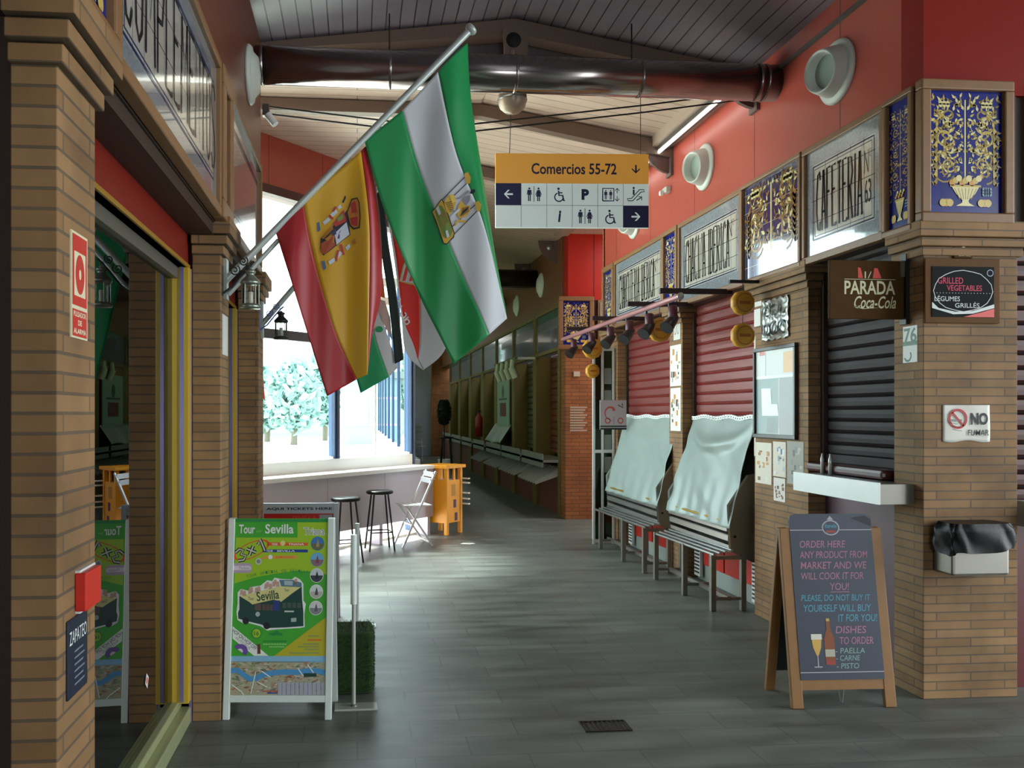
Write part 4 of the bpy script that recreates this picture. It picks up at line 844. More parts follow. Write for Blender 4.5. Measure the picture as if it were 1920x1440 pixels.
for y in (15.9, 18.5):
    b = MB(); b.box(0.4, XR, y-0.1, y+0.1, EAVE-0.45, EAVE-0.3, BRN); struct('beam', b)
b = MB(); b.box(XR-0.22, XR, 7.0, 13.0, EAVE-0.05, EAVE+0.2, mat('pale eave box', 'a08c7c', 0.45)); struct('trim_8', b)
t = thing('tie_rods', 'pair of thin steel tie rods sagging under the pale ceiling', 'tie rods', (XRIDGE, 7.02, 4.0))
for k in range(2):
    b = MB(); z = -0.06*k; b.tube([(-1.96, 0, 0.14+z), (-0.75, 0, 0.03+z), (-0.5, 0, 0.02+z), (1.15, 0, 0.25+z), (1.98, 0, 0.38+z)], 0.007, BLACK, 6); b.build('rod', t)
t = thing('air_duct', 'big round galvanised duct crossing under the roof from wall to wall', 'air duct', (XRIDGE, 6.40, 4.225)); b = MB()
b.lathe([(0.137, XL-0.01-XRIDGE), (0.137, XR-XRIDGE)], DUCTM, (0, 0, 0), 40, 'x'); b.build('pipe', t)
for x in (-0.70, 0.24, 1.19, 2.16, 3.09, 3.15):
    b = MB(); b.lathe([(0.1375, -0.012), (0.142, -0.006), (0.142, 0.006), (0.1375, 0.012)], DUCTM, (x-XRIDGE, 0, 0), 40, 'x', cap=False); b.build('joint_ring', t)
for x in (0.24, 2.1):
    b = MB(); b.tube([(x-XRIDGE, 0, 0.13), (x-XRIDGE, 0.0, 0.42)], 0.006, BLACK, 6); b.build('hanger', t)
b = MB(); b.lathe([(0.16, 0), (0.16, 2.32)], mat('dark duct', '3a3634', 0.3, 0.8), (0, 0, 0), 28, 'x'); solo('air_duct', b, 'dark round duct high across the far dim corridor', 'air duct', (0.92, 15.3, 4.1))
t = thing('dome_lamp', 'small dome lamp hanging below the duct on the ridge line', 'lamp', (1.22, 6.665, 4.02)); b = MB(); b.lathe([(0, 0), (0.06, 0.01), (0.10, 0.045), (0.115, 0.10), (0.115, 0.14), (0.03, 0.16), (0.02, 0.5)], mat('tan dome', 'a5937f', 0.35, 0.2), (0, 0, 0), 24); b.build('shade', t)
b = MB(); b.lathe([(0.117, 0.095), (0.12, 0.105), (0.117, 0.115)], STEEL, (0, 0, 0), 24, cap=False); b.build('rim', t)

NAV = mat('navy sign print', '1c1d58', 0.4); GRYB = mat('glowing pale sign panel', 'dcebe6', 0.35, emit=0.07); ORS = mat('glowing ochre sign panel', 'efac46', 0.35, emit=0.06); CELL = mat('sign cell line', '9fb0ae', 0.4); NAVG = mat('navy sign square', '1f2058', 0.35)  # faint emission added to both panels to lift the sign's brightness
t = thing('directions_sign', 'hanging directions sign with pictograms reading Comercios 55-72', 'sign', (1.721, 6.75, 3.144), -YAW*0.75); W2 = 0.617
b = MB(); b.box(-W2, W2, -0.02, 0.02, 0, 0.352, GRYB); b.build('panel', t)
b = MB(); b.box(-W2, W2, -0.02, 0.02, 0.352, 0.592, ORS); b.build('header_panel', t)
cw = 2*W2/6; y = -0.0208; cx = lambda k: -W2+cw*(k+0.5); r0, r1 = 0.176, 0.0; ch = 0.176
b = MB(); b.rect(-W2, -W2+cw, r0, r0+ch, y, NAVG); b.rect(W2-cw, W2, r1, r1+ch, y, NAVG)
for k in range(1, 6): b.rect(-W2+cw*k-0.002, -W2+cw*k+0.002, 0, 0.352, y+0.0002, CELL)
b.rect(-W2, W2, 0.174, 0.178, y+0.0002, CELL); b.build('cells', t)
b = MB(); y = -0.0214
b.text('Comercios 55-72', cx(1)-0.02, cx(4)+0.05, 0.425, 0.515, y, NAV, bold=0.02); b.build('lettering', t)
def arrow(b, x, z, s, a, m):
    ca, sa = math.cos(R(a)), math.sin(R(a)); f = lambda p: (x+s*(p[0]*ca-p[1]*sa), z+s*(p[0]*sa+p[1]*ca))
    for P in ([(-1,-0.2),(0.7,-0.2),(0.7,0.2),(-1,0.2)], [(1.0,0),(0.1,0.95),(-0.3,0.95),(0.62,0)], [(1.0,0),(0.62,0),(-0.3,-0.95),(0.1,-0.95)]): b.flat([f(p) for p in P], y-0.0002, m)
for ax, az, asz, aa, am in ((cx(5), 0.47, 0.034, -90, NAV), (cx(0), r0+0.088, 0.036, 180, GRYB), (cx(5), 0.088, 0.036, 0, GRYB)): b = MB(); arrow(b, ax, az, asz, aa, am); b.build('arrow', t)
def person(b, x, z, h, woman, m=NAV):
    b.disc(x, z+h*0.92, h*0.075, y, m, 14)
    if woman: b.flat([(x-h*0.09, z+h*0.82), (x-h*0.24, z+h*0.46), (x-h*0.19, z+h*0.44), (x-h*0.10, z+h*0.62), (x-h*0.19, z+h*0.33), (x+h*0.19, z+h*0.33), (x+h*0.10, z+h*0.62), (x+h*0.19, z+h*0.44), (x+h*0.24, z+h*0.46), (x+h*0.09, z+h*0.82)], y, m); lg = 0.34
    else: b.flat([(x-h*0.14, z+h*0.82), (x-h*0.19, z+h*0.48), (x-h*0.13, z+h*0.48), (x-h*0.11, z+h*0.70), (x-h*0.11, z+h*0.44), (x+h*0.11, z+h*0.44), (x+h*0.11, z+h*0.70), (x+h*0.13, z+h*0.48), (x+h*0.19, z+h*0.48), (x+h*0.14, z+h*0.82)], y, m); lg = 0.46
    for sx in (-1, 1): b.rect(x+sx*h*0.06-h*0.04, x+sx*h*0.06+h*0.04, z, z+h*lg, y, m)
def wc(b, x, z): person(b, x-0.037, z-0.055, 0.11, False); person(b, x+0.037, z-0.055, 0.11, True); b.rect(x-0.0025, x+0.0025, z-0.06, z+0.065, y, NAV)
def chairp(b, x, z):
    b.disc(x-0.008, z+0.045, 0.010, y, NAV, 14); b.ribbon([(x-0.008, z+0.03), (x-0.004, z-0.008), (x+0.025, z-0.008), (x+0.034, z-0.05), (x+0.044, z-0.048)], 0.013, y, NAV); b.rect(x-0.004, x+0.024, z+0.008, z+0.018, y, NAV); b.ring(x-0.004, z-0.022, 0.034, 0.010, y, NAV, 110, 350)
for fn_, px_, pz_ in ((wc, cx(1), r0+0.088), (wc, cx(3), 0.088), (chairp, cx(2), r0+0.088), (chairp, cx(4), 0.088)): b = MB(); fn_(b, px_, pz_); b.build('pictogram', t)
b = MB(); b.text('P', cx(3)-0.028, cx(3)+0.032, r0+0.045, r0+0.132, y, NAV, bold=0.06); b.build('lettering', t); b = MB(); b.text('i', cx(2)-0.012, cx(2)+0.014, 0.042, 0.135, y, NAV, 0.15, bold=0.04); b.build('lettering', t); b = MB()
x, z = cx(4)-0.018, r0+0.088; b.ribbon([(x-0.045, z-0.05), (x+0.045, z-0.05), (x+0.045, z+0.05), (x-0.045, z+0.05), (x-0.045, z-0.05)], 0.010, y, NAV); person(b, x-0.02, z-0.038, 0.075, False); person(b, x+0.02, z-0.038, 0.075, False)
for s in (1, -1): b.ribbon([(x+0.072, z+s*0.012), (x+0.072, z+s*0.05)], 0.006, y, NAV); b.ribbon([(x+0.055, z+s*0.032), (x+0.072, z+s*0.052), (x+0.089, z+s*0.032)], 0.006, y, NAV)
b.build('pictogram', t); b = MB()
x, z = cx(5), r0+0.088; b.ribbon([(x-0.065, z-0.045), (x-0.07, z-0.03), (x-0.05, z-0.03), (x-0.035, z-0.028), (x+0.03, z+0.042), (x+0.065, z+0.042), (x+0.068, z+0.025), (x+0.04, z+0.022), (x-0.025, z-0.048), (x-0.065, z-0.048)], 0.007, y, NAV)
b.disc(x-0.018, z+0.055, 0.009, y, NAV, 12); b.ribbon([(x-0.018, z+0.042), (x-0.018, z+0.0)], 0.014, y, NAV); b.ribbon([(x+0.005, z-0.045), (x+0.045, z-0.02)], 0.008, y, NAV); b.ribbon([(x+0.022, z-0.016), (x+0.047, z-0.016), (x+0.047, z-0.044)], 0.007, y, NAV)
b.build('pictogram', t)
for x in (-W2+0.115, W2-0.06):
    b = MB(); b.tube([(x, 0, 0.592), (x, -0.085 if x < 0 else 0, 0.88 if x < 0 else 1.32)], 0.003, BLACK, 5); b.build('wire', t)

# ------------------------------------------------------------------ flag poles and flags
POLE = mat('pale grey pole', 'b4bdb8', 0.35, 0.3); CLIP = mat('brass clip', 'b8a468', 0.3, 0.6)
def pole(label, p0, p1, r, double):
    t = thing('flagpole', label, 'flagpole', p0, 0, 'slanting flagpoles'); d = Vector(p1)-Vector(p0)
    b = MB(); b.tube([(0, 0, 0), d], r, POLE, 14); b.build('shaft', t)
    b = MB(); b.lathe([(r, 0), (r*1.5, 0.005), (r*1.9, 0.02), (r*1.7, 0.035), (0, 0.045)], POLE, (0, 0, 0), 16); 
    o = b.build('finial', t); o.location = d; o.rotation_euler = d.to_track_quat('Z', 'Y').to_euler()
    b = MB(); b.box(-0.0, 0.016, -0.04, 0.04, -0.10, 0.22, POLE); b.build('wall_plate', t)
    if double: b = MB(); b.tube([(0.02, 0.0, -0.07), d*0.20+Vector((0.02, 0.03, -0.045))], r*0.7, POLE, 12); b.build('brace', t)
    return t
FY1, FY2 = 4.80, 6.60
a, c = onY(412, 528, FY1), onY(878, 60, FY1); a.x = XL; pole('pale pole with round tip carrying the two large near flags', a, c, 0.019, True)
a, c = onY(487, 610, FY2), onY(717, 345, FY2); a.x = XL; pole('grey pole behind the red and yellow flag, carrying the smaller flags', a, c, 0.021, False)

def interp(pts, t):
    n = len(pts)-1; f = min(max(t, 0), 1)*n; i = min(int(f), n-1); u = f-i
    p0, p1, p2, p3 = pts[max(0, i-1)], pts[i], pts[i+1], pts[min(n, i+2)]
    return tuple(0.5*((2*p1[k])+(-p0[k]+p2[k])*u+(2*p0[k]-5*p1[k]+4*p2[k]-p3[k])*u*u+(-p0[k]+3*p1[k]-3*p2[k]+p3[k])*u**3) for k in (0, 1))
def foldfn(amp, kx, ph, kz=1.2):
    return lambda X, Z: amp*math.sin(kx*X+kz*Z+ph)+0.45*amp*math.sin(2.3*kx*X-0.6*kz*Z+ph*1.7)
def flag_cloth(t, name, curves, mats, Y, fold, per=12, rows=40, back=None, origin=None):
    """stripes between neighbouring edge curves (frame pixels), hung in the plane y = Y and folded by fold(x, z)"""
    b = MB(Matrix.Translation(-Vector(origin)))
    for k, m in enumerate(mats):
        def fn(u, v, k=k):
            pa, pb = interp(curves[k], v), interp(curves[k+1], v)
            p = onY(pa[0]+(pb[0]-pa[0])*u, pa[1]+(pb[1]-pa[1])*u, Y)
            dy = fold(p.x, p.z)*min(1, v*4+0.15)
            if back and k == back[0]: dy += back[1]*u*u
            return (p.x, p.y+dy, p.z)
        b.grid(fn, per, rows, m)
    return b.build(name, t, solid=0.0015)
def on_flag(b, poly, m, Y, fold, eps):
    vs = []
    for p in poly:
        q = onY(p[0], p[1], Y); vs.append((q.x, Y+fold(q.x, q.z)-eps, q.z))
    return b.add(vs, [tuple(range(len(vs)))], m)
GRN = mat('green satin', '128a48', 0.38, noise=0.05, spec=0.6); WSAT = mat('white satin', 'c9cdd2', 0.45, spec=0.6); RSAT = mat('dark red satin', 'a0161c', 0.38, spec=0.6); YSAT = mat('golden yellow satin', 'cf9d12', 0.38, spec=0.6)
# green white green flag
o = onY(780, 200, FY1); t = thing('green_white_flag', 'large green and white striped flag with a golden crest on the near pole', 'flag', o, 0, 'near flags'); f1 = foldfn(0.022, 11, 0.5)
f1b = lambda X, Z: f1(X, Z)
cv = [[(683, 264), (722, 400), (783, 545), (851, 682)], [(754, 207), (797, 345), (852, 480), (916, 628)], [(821, 135), (852, 280), (905, 420), (951, 597)], [(881, 66), (888, 180), (915, 360), (941, 520)]]
cloth = flag_cloth(t, 'cloth', cv, [GRN, WSAT, GRN], FY1, f1b, 14, 44, back=(2, 0.10), origin=o)
b = MB(Matrix.Translation(-o)); CG = mat('crest gold', 'd2a83c', 0.4); CB = mat('crest dark line', '22242c', 0.5); CGR = mat('crest green', '6f8a3c', 0.45); CGY = mat('crest grey', '8f8c98', 0.45)
K = lambda x, y_: (780+x/9.0, 320+y_/9.0)   # crest drawn from its close-up
def cr(pts, m, e): on_flag(b, [K(*p) for p in pts], m, FY1, f1b, e)
def cline(p, q, wd, m, e):
    dx, dy = q[0]-p[0], q[1]-p[1]; l = math.hypot(dx, dy); nx, ny = -dy/l*wd, dx/l*wd; n = 6
    for i in range(n):
        A = (p[0]+dx*i/n, p[1]+dy*i/n); B = (p[0]+dx*(i+1)/n, p[1]+dy*(i+1)/n); cr([(A[0]+nx, A[1]+ny), (B[0]+nx, B[1]+ny), (B[0]-nx, B[1]-ny), (A[0]-nx, A[1]-ny)], m, e)
E1, E2, E3, E4 = 0.006, 0.008, 0.010, 0.012
for p, q in (((420, 520), (830, 110)), ((600, 470), (880, 200)), ((640, 1080), (1060, 660)), ((600, 960), (1010, 570))): cline(p, q, 7, CB, E1)
cr([(810, 60), (870, 40), (915, 130), (905, 230), (850, 240), (820, 140)], CG, E2); cr([(980, 560), (1040, 530), (1090, 600), (1070, 700), (1020, 720)], CG, E2)
cr([(265, 680), (330, 610), (430, 480), (470, 540), (560, 800), (650, 1060), (640, 1130), (520, 1250), (460, 1240), (380, 1000), (330, 860)], CB, E1)
cr([(280, 690), (340, 620), (430, 500), (460, 560), (545, 800), (635, 1060), (620, 1120), (515, 1235), (470, 1225), (390, 990), (345, 850)], CG, E2)
cr([(320, 690), (365, 610), (420, 590), (480, 680), (560, 890), (610, 1030), (580, 1110), (510, 1150), (450, 1100), (390, 930)], CGR, E3)
cr([(335, 640), (375, 600), (420, 730), (385, 760)], WSAT, E4); cr([(490, 1030), (525, 1010), (560, 1110), (520, 1150)], WSAT, E4); cr([(390, 760), (470, 680), (540, 880), (440, 960)], mat('crest olive', '86763a', 0.45), E4-0.001)
cr([(500, 480), (570, 410), (640, 430), (670, 540), (640, 640), (560, 760), (510, 700), (470, 560)], CG, E2); cr([(560, 420), (640, 430), (665, 540), (600, 560)], mat('crest yellow', 'e0c050', 0.4), E3)
for k in range(6): cline((490+k*14, 560+k*28), (600+k*8, 540+k*30), 5, CB, E4)
cr([(700, 620), (760, 510), (820, 600), (900, 610), (910, 680), (850, 780), (740, 820), (690, 760)], CG, E2); cr([(770, 640), (870, 620), (890, 700), (760, 790)], mat('crest brown', '9a7030', 0.45), E3)
for k in range(5): cline((740+k*22, 780-k*20), (800+k*22, 680-k*14), 5, CB, E4)
cr([(780, 500), (850, 440), (910, 430), (900, 520), (840, 600), (790, 570)], CGY, E2); cr([(920, 340), (980, 330), (990, 380), (940, 410), (900, 400)], CB, E2); cr([(680, 480), (780, 440), (860, 350), (890, 370), (800, 470), (690, 500)], CGY, E3)
cr([(560, 820), (640, 720), (730, 640), (740, 680), (660, 750), (600, 840)], WSAT, E3); cr([(640, 940), (700, 830), (820, 850), (830, 890), (720, 870), (660, 950)], CG, E3)
b.build('coat_of_arms', cloth)
# red yellow red flag
o = onY(600, 370, FY1); t = thing('red_yellow_flag', 'large red and yellow striped flag with a coat of arms on the near pole', 'flag', o, 0, 'near flags'); f2 = foldfn(0.020, 13, 2.1, 0.5)
cv = [[(514, 427), (547, 530), (581, 640), (613, 743)], [(568, 378), (592, 500), (628, 620), (669, 711)], [(677, 283), (692, 420), (692, 560), (689, 702)], [(690, 267), (712, 400), (716, 540), (697, 625)]]
cloth = flag_cloth(t, 'cloth', cv, [RSAT, YSAT, RSAT], FY1, f2, 14, 40, back=(2, 0.06), origin=o)
b = MB(Matrix.Translation(-o)); K = lambda x, y_: (500+x*0.18056, 340+y_*0.18056)
def cr(pts, m, e): on_flag(b, [K(*p) for p in pts], m, FY1, f2, e)
SV = mat('silver print', 'c4ccd4', 0.4); BLP = mat('blue grey print', '4f6a90', 0.4); RDC = mat('crest red', 'b0302a', 0.4); ORC = mat('crest orange', 'b8742a', 0.4); PUR = mat('crest purple', '5a2a80', 0.4)
cr([(520, 430), (545, 415), (560, 500), (530, 525)], BLP, E1); cr([(580, 420), (640, 370), (665, 400), (600, 450)], SV, E1); cr([(655, 345), (720, 290), (740, 320), (680, 370)], SV, E1); cr([(735, 265), (765, 235), (780, 265), (750, 290)], SV, E1); cr([(780, 215), (815, 140), (825, 160), (800, 220)], CB, E1)
cline((650, 350), (690, 390), 10, RDC, E2); cline((690, 310), (720, 260), 10, RDC, E2)
cr([(570, 830), (600, 820), (620, 900), (590, 925)], BLP, E1); cr([(640, 830), (700, 790), (715, 825), (655, 865)], SV, E1); cr([(715, 770), (760, 720), (790, 740), (740, 800)], SV, E1); cr([(815, 680), (860, 645), (870, 680), (835, 715)], SV, E1); cr([(880, 620), (915, 590), (930, 640), (895, 655)], ORC, E1)
cline((720, 830), (745, 710), 10, RDC, E2); cline((770, 650), (800, 760), 12, RDC, E2)
cr([(560, 590), (720, 430), (830, 300), (850, 420), (870, 550), (730, 660), (590, 770), (555, 700)], CB, E1-0.001)
cr([(570, 590), (680, 460), (710, 540), (700, 640), (600, 600)], ORC, E2); cr([(690, 440), (800, 290), (830, 410), (715, 470)], RDC, E2); cr([(730, 380), (790, 330), (800, 380), (745, 420)], CGR, E3); cr([(565, 640), (690, 570), (715, 660), (600, 760), (560, 730)], mat('crest rust', 'a04a28', 0.4), E2)
cr([(705, 540), (830, 420), (860, 550), (725, 660)], SV, E3); cr([(755, 520), (800, 480), (825, 500), (800, 545), (760, 600), (735, 590)], PUR, E4); cr([(670, 520), (715, 490), (725, 545), (690, 570)], mat('crest navy', '30305a', 0.4), E4)
for k in range(5): cline((580+k*24, 610-k*22), (650+k*14, 560-k*18), 4, CB, E4)
cr([(840, 290), (880, 180), (940, 170), (965, 230), (975, 380), (965, 490), (900, 500), (860, 460), (825, 320)], CB, E1-0.001); cr([(850, 290), (885, 195), (935, 185), (955, 230), (965, 380), (955, 480), (905, 485), (870, 450), (838, 320)], ORC, E2); cr([(870, 230), (920, 210), (940, 330), (880, 330)], RDC, E3); cr([(865, 380), (945, 370), (940, 470), (880, 450)], RDC, E3)
b.build('coat_of_arms', cloth)
# far group on the second pole
DKG = mat('dark green cloth', '12241c', 0.55); GR2 = mat('green cloth', '26a062', 0.5); WC2 = mat('white cloth', 'd2d0d2', 0.6); RC2 = mat('bright red cloth', 'e8281a', 0.5)
o = onY(700, 560, FY2); t = thing('small_green_flag', 'small green and white flag peeping out below the red and yellow flag', 'flag', o, 0, 'far flags'); f3 = foldfn(0.02, 9, 1.0)
cv = [[(610, 470), (632, 560), (652, 650), (676, 737)], [(660, 415), (690, 530), (703, 630), (729, 707)], [(676, 396), (702, 500), (718, 600), (747, 688)]]
flag_cloth(t, 'cloth', cv, [GR2, WC2], FY2-0.06, f3, 10, 24, origin=o)
b = MB(Matrix.Translation(-o))
for k in range(12):
    pass
on_flag(b, [(711+7*math.cos(a*0.524), 618+6*math.sin(a*0.524)) for a in range(12)], GR2, FY2-0.06, f3, 0.01); on_flag(b, [(700, 500), (716, 505), (722, 560), (706, 555)], mat('orange cloth print', 'd8582a', 0.5), FY2-0.06, f3, 0.01); on_flag(b, [(704, 560), (722, 565), (732, 600), (735, 640), (716, 600)], mat('pink cloth print', 'c8a49a', 0.5), FY2-0.06, f3, 0.008); b.build('crest_print', t)
o = onY(735, 500, FY2); t = thing('dark_flag', 'narrow dark green folded flag between the green flag and the red pennant', 'flag', o, 0, 'far flags'); f4 = foldfn(0.01, 9, 2.0)
cv = [[(707, 362), (712, 450), (728, 560), (741, 682)], [(719, 356), (728, 450), (745, 560), (757, 674)]]
flag_cloth(t, 'cloth', cv, [DKG], FY2-0.10, f4, 6, 24, origin=o)
o = onY(775, 520, FY2); t = thing('red_white_pennant', 'red and white pennant with a striped shield behind the green and white flag', 'flag', o, 0, 'far flags'); f5 = foldfn(0.012, 8, 0.7)
cv = [[(718, 358), (738, 480), (752, 590), (761, 660), (793, 694)], [(720, 356), (742, 480), (755, 590), (775, 645), (783, 672)], [(786, 330), (788, 430), (788, 560), (787, 640), (784, 673)], [(850, 300), (848, 430), (845, 560), (836, 652), (794, 694)]]
flag_cloth(t, 'cloth', cv, [WC2, RC2, WC2], FY2, f5, 10, 36, origin=o)
b = MB(Matrix.Translation(-o)); CR_ = lambda pts, m, e: on_flag(b, pts, m, FY2, f5, e)
CR_([(748, 528), (756, 495), (764, 478), (800, 470), (800, 535), (770, 534)], CG, 0.006); CR_([(750, 527), (758, 496), (766, 481), (799, 473), (799, 532), (770, 531)], WC2, 0.008)
for k in range(4): CR_([(754+k*13, 527), (760+k*13, 527), (772+k*13, 480), (766+k*13, 482)], RC2, 0.010)
b.build('striped_shield', t); b = MB(Matrix.Translation(-o))
def script(pts, wd=2.6):
    for p, q in zip(pts, pts[1:]):
        dx, dy = q[0]-p[0], q[1]-p[1]; l = math.hypot(dx, dy) or 1; nx, ny = -dy/l*wd/2, dx/l*wd/2
        CR_([(p[0]+nx, p[1]+ny), (q[0]+nx, q[1]+ny), (q[0]-nx, q[1]-ny), (p[0]-nx, p[1]-ny)], mat('white script', 'e4e4e4', 0.5), 0.012)
script([(742, 562), (748, 566), (751, 562), (748, 558)]); script([(745, 578), (754, 574)]); script([(752, 586), (750, 592), (756, 597), (762, 591), (759, 586)]); script([(754, 603), (766, 594)]); script([(757, 603), (762, 609), (768, 604), (764, 598), (757, 603)])
b.build('script_lettering', t)
b = MB(); pts = [(489, 690), (492, 745), (497, 752), (493, 700)]; vs = [onY(p[0], p[1], 6.9) for p in pts]; b.add([v-vs[0] for v in vs], [(0, 1, 2, 3)], RC2)
o = solo('red_pennant', b, 'sliver of a red pennant hanging past the far end of the shop row', 'flag', vs[0], 0, 'far flags', solid=0.002)
b = MB(); b.tube([vs[0]-Vector((0.0, 0, 0.0)), (XL-0.16, 6.735, vs[0].z+0.05)], 0.006, POLE); solo('pennant_rod', b, 'short thin rod holding the red pennant at the shop row end', 'rod')

# ------------------------------------------------------------------ lanterns on scroll brackets
PEW = mat('pewter lantern metal', '8c9488', 0.3, 0.7); IRON = mat('dark iron', '2c2e2e', 0.45, 0.5)
def lantern(label, loc, sc, metal, wallx):
    t = thing('lantern', label, 'lantern', loc, 0, 'hanging lanterns'); s = sc
    b = MB(); b.lathe([(0.0, 0), (0.052*s, 0), (0.055*s, 0.012*s), (0.05*s, 0.02*s), (0.042*s, 0.024*s)], metal, (0, 0, 0), 18); b.build('base', t)
    b = MB(); b.lathe([(0.048*s, 0.122*s), (0.052*s, 0.132*s), (0.048*s, 0.142*s), (0.022*s, 0.168*s), (0.022*s, 0.180*s), (0.028*s, 0.184*s), (0.028*s, 0.194*s), (0.014*s, 0.20*s), (0.0, 0.21*s)], metal, (0, 0, 0), 18); b.build('roof', t)
    b = MB(); b.lathe([(0.041*s, 0.022*s), (0.041*s, 0.124*s)], glassmat('lantern glass', 'f2f6f2', 0.2), (0, 0, 0), 18, cap=False); b.build('glass', t)
    for k in range(5):
        a = k*2*math.pi/5+0.4; b = MB(); b.tube([(0.044*s*math.cos(a), 0.044*s*math.sin(a), 0.02*s), (0.044*s*math.cos(a), 0.044*s*math.sin(a), 0.126*s)], 0.003*s, metal, 6); b.build('post', t)
    b = MB(); b.lathe([(0.013*s, 0.02*s), (0.013*s, 0.085*s), (0.0, 0.088*s)], mat('candle wax', 'e0ddd0', 0.6), (0, 0, 0), 12); b.build('candle', t)
    b = MB(); b.tube([(0.012*s*math.cos(a*0.6), 0, 0.218*s+0.012*s*math.sin(a*0.6)) for a in range(11)], 0.002*s, metal, 6, cap=False); b.build('ring', t)
    return t
def scroll_bracket(label, wx, y, hx, hz, mt):
    """wrought bracket from the wall (x = wx) to the hook (hx, hz)"""
    t = thing('scroll_bracket', label, 'bracket', (wx, y, hz), 0, 'wrought iron lantern brackets'); L = hx-wx
    b = MB(); b.tube([(0, 0, -0.16), (0.0, 0, 0.0)], 0.006, mt); b.tube([(0.0, 0, -0.15), (L*0.35, 0, -0.11), (L*0.7, 0, -0.04), (L, 0, 0.012), (L+0.02, 0, 0.03)], 0.006, mt); b.build('arm', t)
    for k, (cx_, cz, r) in enumerate(((L*0.45, -0.02, 0.030), (L*0.75, 0.03, 0.026))):
        b = MB(); b.tube([(p[0], 0, p[1]) for p in spiral(cx_, cz, 0.004, r, 200, 1.6, 22)], 0.004, mt, 6); b.build('scroll', t)
    return t
scroll_bracket('scrolled iron bracket on the pillar under the near flagpole', XL, 4.70, -0.578, 2.445, IRON); lantern('pewter candle lantern hanging under the near flagpole', (-0.578, 4.70, 2.218), 1.06, PEW, XL)
scroll_bracket('scrolled bluish bracket on the farthest shop pillar', XL, 6.5, -0.572, 2.425, mat('overexposed bluish iron', '5a6ea8', 0.4, 0.3)); lantern('small dark lantern hanging against the bright daylight', (-0.572, 6.5, 2.205), 1.04, IRON, XL)  # bluish cast of overexposure put into this bracket's iron colour

# ------------------------------------------------------------------ fittings on the near left pillar
t = thing('fire_alarm_sign', 'tall red and white fire alarm sign high on the pillar beside the window', 'sign', (XL, 2.313, 1.845), LZ); b = MB(); FR = mat('signal red', 'c8281a', 0.4); CRW = mat('cream sign', 'dcd8b4', 0.5)
b.box(-0.065, 0.065, -0.004, 0, 0, 0.275, CRW); b.build('plate', t)
b = MB(); y = -0.0046; b.rect(-0.058, 0.058, 0.085, 0.268, y, FR); b.rect(-0.045, 0.045, 0.11, 0.225, y-0.0003, CRW); b.disc(0, 0.168, 0.036, y-0.0006, FR, 28, 0.052); b.disc(0, 0.168, 0.009, y-0.0009, CRW, 14, 0.014); b.rect(-0.058, 0.058, 0.005, 0.075, y, FR)
for s, z in (('PULSADOR', 0.056), ('DE', 0.034), ('ALARMA', 0.012)): b.text(s, -0.05 if s != 'DE' else -0.015, 0.05 if s != 'DE' else 0.015, z, z+0.014, y-0.0004, CRW, bold=0.03)
b.build('print', t)
t = thing('alarm_box', 'red alarm call box low on the pillar beside the window', 'alarm box', (XL, 2.36, 1.135), LZ); b = MB(); b.box(-0.075, 0.055, -0.03, 0, 0, 0.10, FR); b.build('cover', t, bevel=0.004); b = MB(); b.box(-0.07, 0.06, -0.012, 0, -0.006, 0.106, mat('white sticker')); b.build('back_plate', t)
t = thing('shop_plate', 'dark blue shop plate with white lettering low on the pillar', 'plate', (XL, 2.295, 0.925), LZ); b = MB(); b.box(-0.078, 0.078, -0.006, 0, 0, 0.20, mat('dark blue plate', '1c2438', 0.35)); b.build('plate', t, bevel=0.002)
b = MB(); b.text('ZAPATEO', -0.068, 0.068, 0.135, 0.170, -0.0066, WC, bold=0.0)
for k in range(6): b.rect(-0.03, 0.05-0.01*(k % 2), 0.025+0.017*k, 0.030+0.017*k, -0.0066, mat('grey plate print', '6c7888', 0.6))
b.build('lettering', t)
p = onX(275, 1278, -0.966); b = MB(); b.flat([(-0.03, 0.0), (0.01, -0.035), (0.035, 0.01), (-0.005, 0.04)], -0.001, mat('white sticker')); b.disc(0.003, 0.004, 0.016, -0.0014, mat('orange sticker', 'd0603a', 0.5), 12)
solo('window_sticker', b, 'small white sticker with an orange mark low on the shop window', 'sticker', p, LZ)
b = MB(); b.box(-0.09, 0.09, -0.004, 0, 0, 0.22, mat('white sticker')); solo('notice', b, 'blank white notice on the side of the pillar between the shop windows', 'notice', (XL, 4.80, 1.97), LZ)
# inside the near shop
VASE = mat('grey glitter vase', '5c6466', 0.3, 0.4, noise=0.7, nscale=90)
t = thing('floor_vase', 'grey speckled vase on the floor just inside the shop window', 'vase', (-1.28, 3.15, 0)); b = MB(); b.lathe([(0.10, 0), (0.17, 0.10), (0.19, 0.25), (0.14, 0.42), (0.08, 0.52), (0.10, 0.58), (0.09, 0.58), (0.06, 0.50)], VASE, (0, 0, 0), 28); b.build('body', t)
t = thing('display_table', 'dark wooden table with shelves standing inside the shop', 'table', (-2.1, 3.7, 0)); DW = mat('dark wood', '33261c', 0.5)
b = MB(); b.box(-0.4, 0.4, -0.8, 0.8, 0.72, 0.76, DW); b.build('tabletop', t)
for x in (-0.37, 0.33):
    for yy in (-0.77, 0.73): b = MB(); b.box(x, x+0.04, yy, yy+0.04, 0, 0.72, DW); b.build('leg', t)
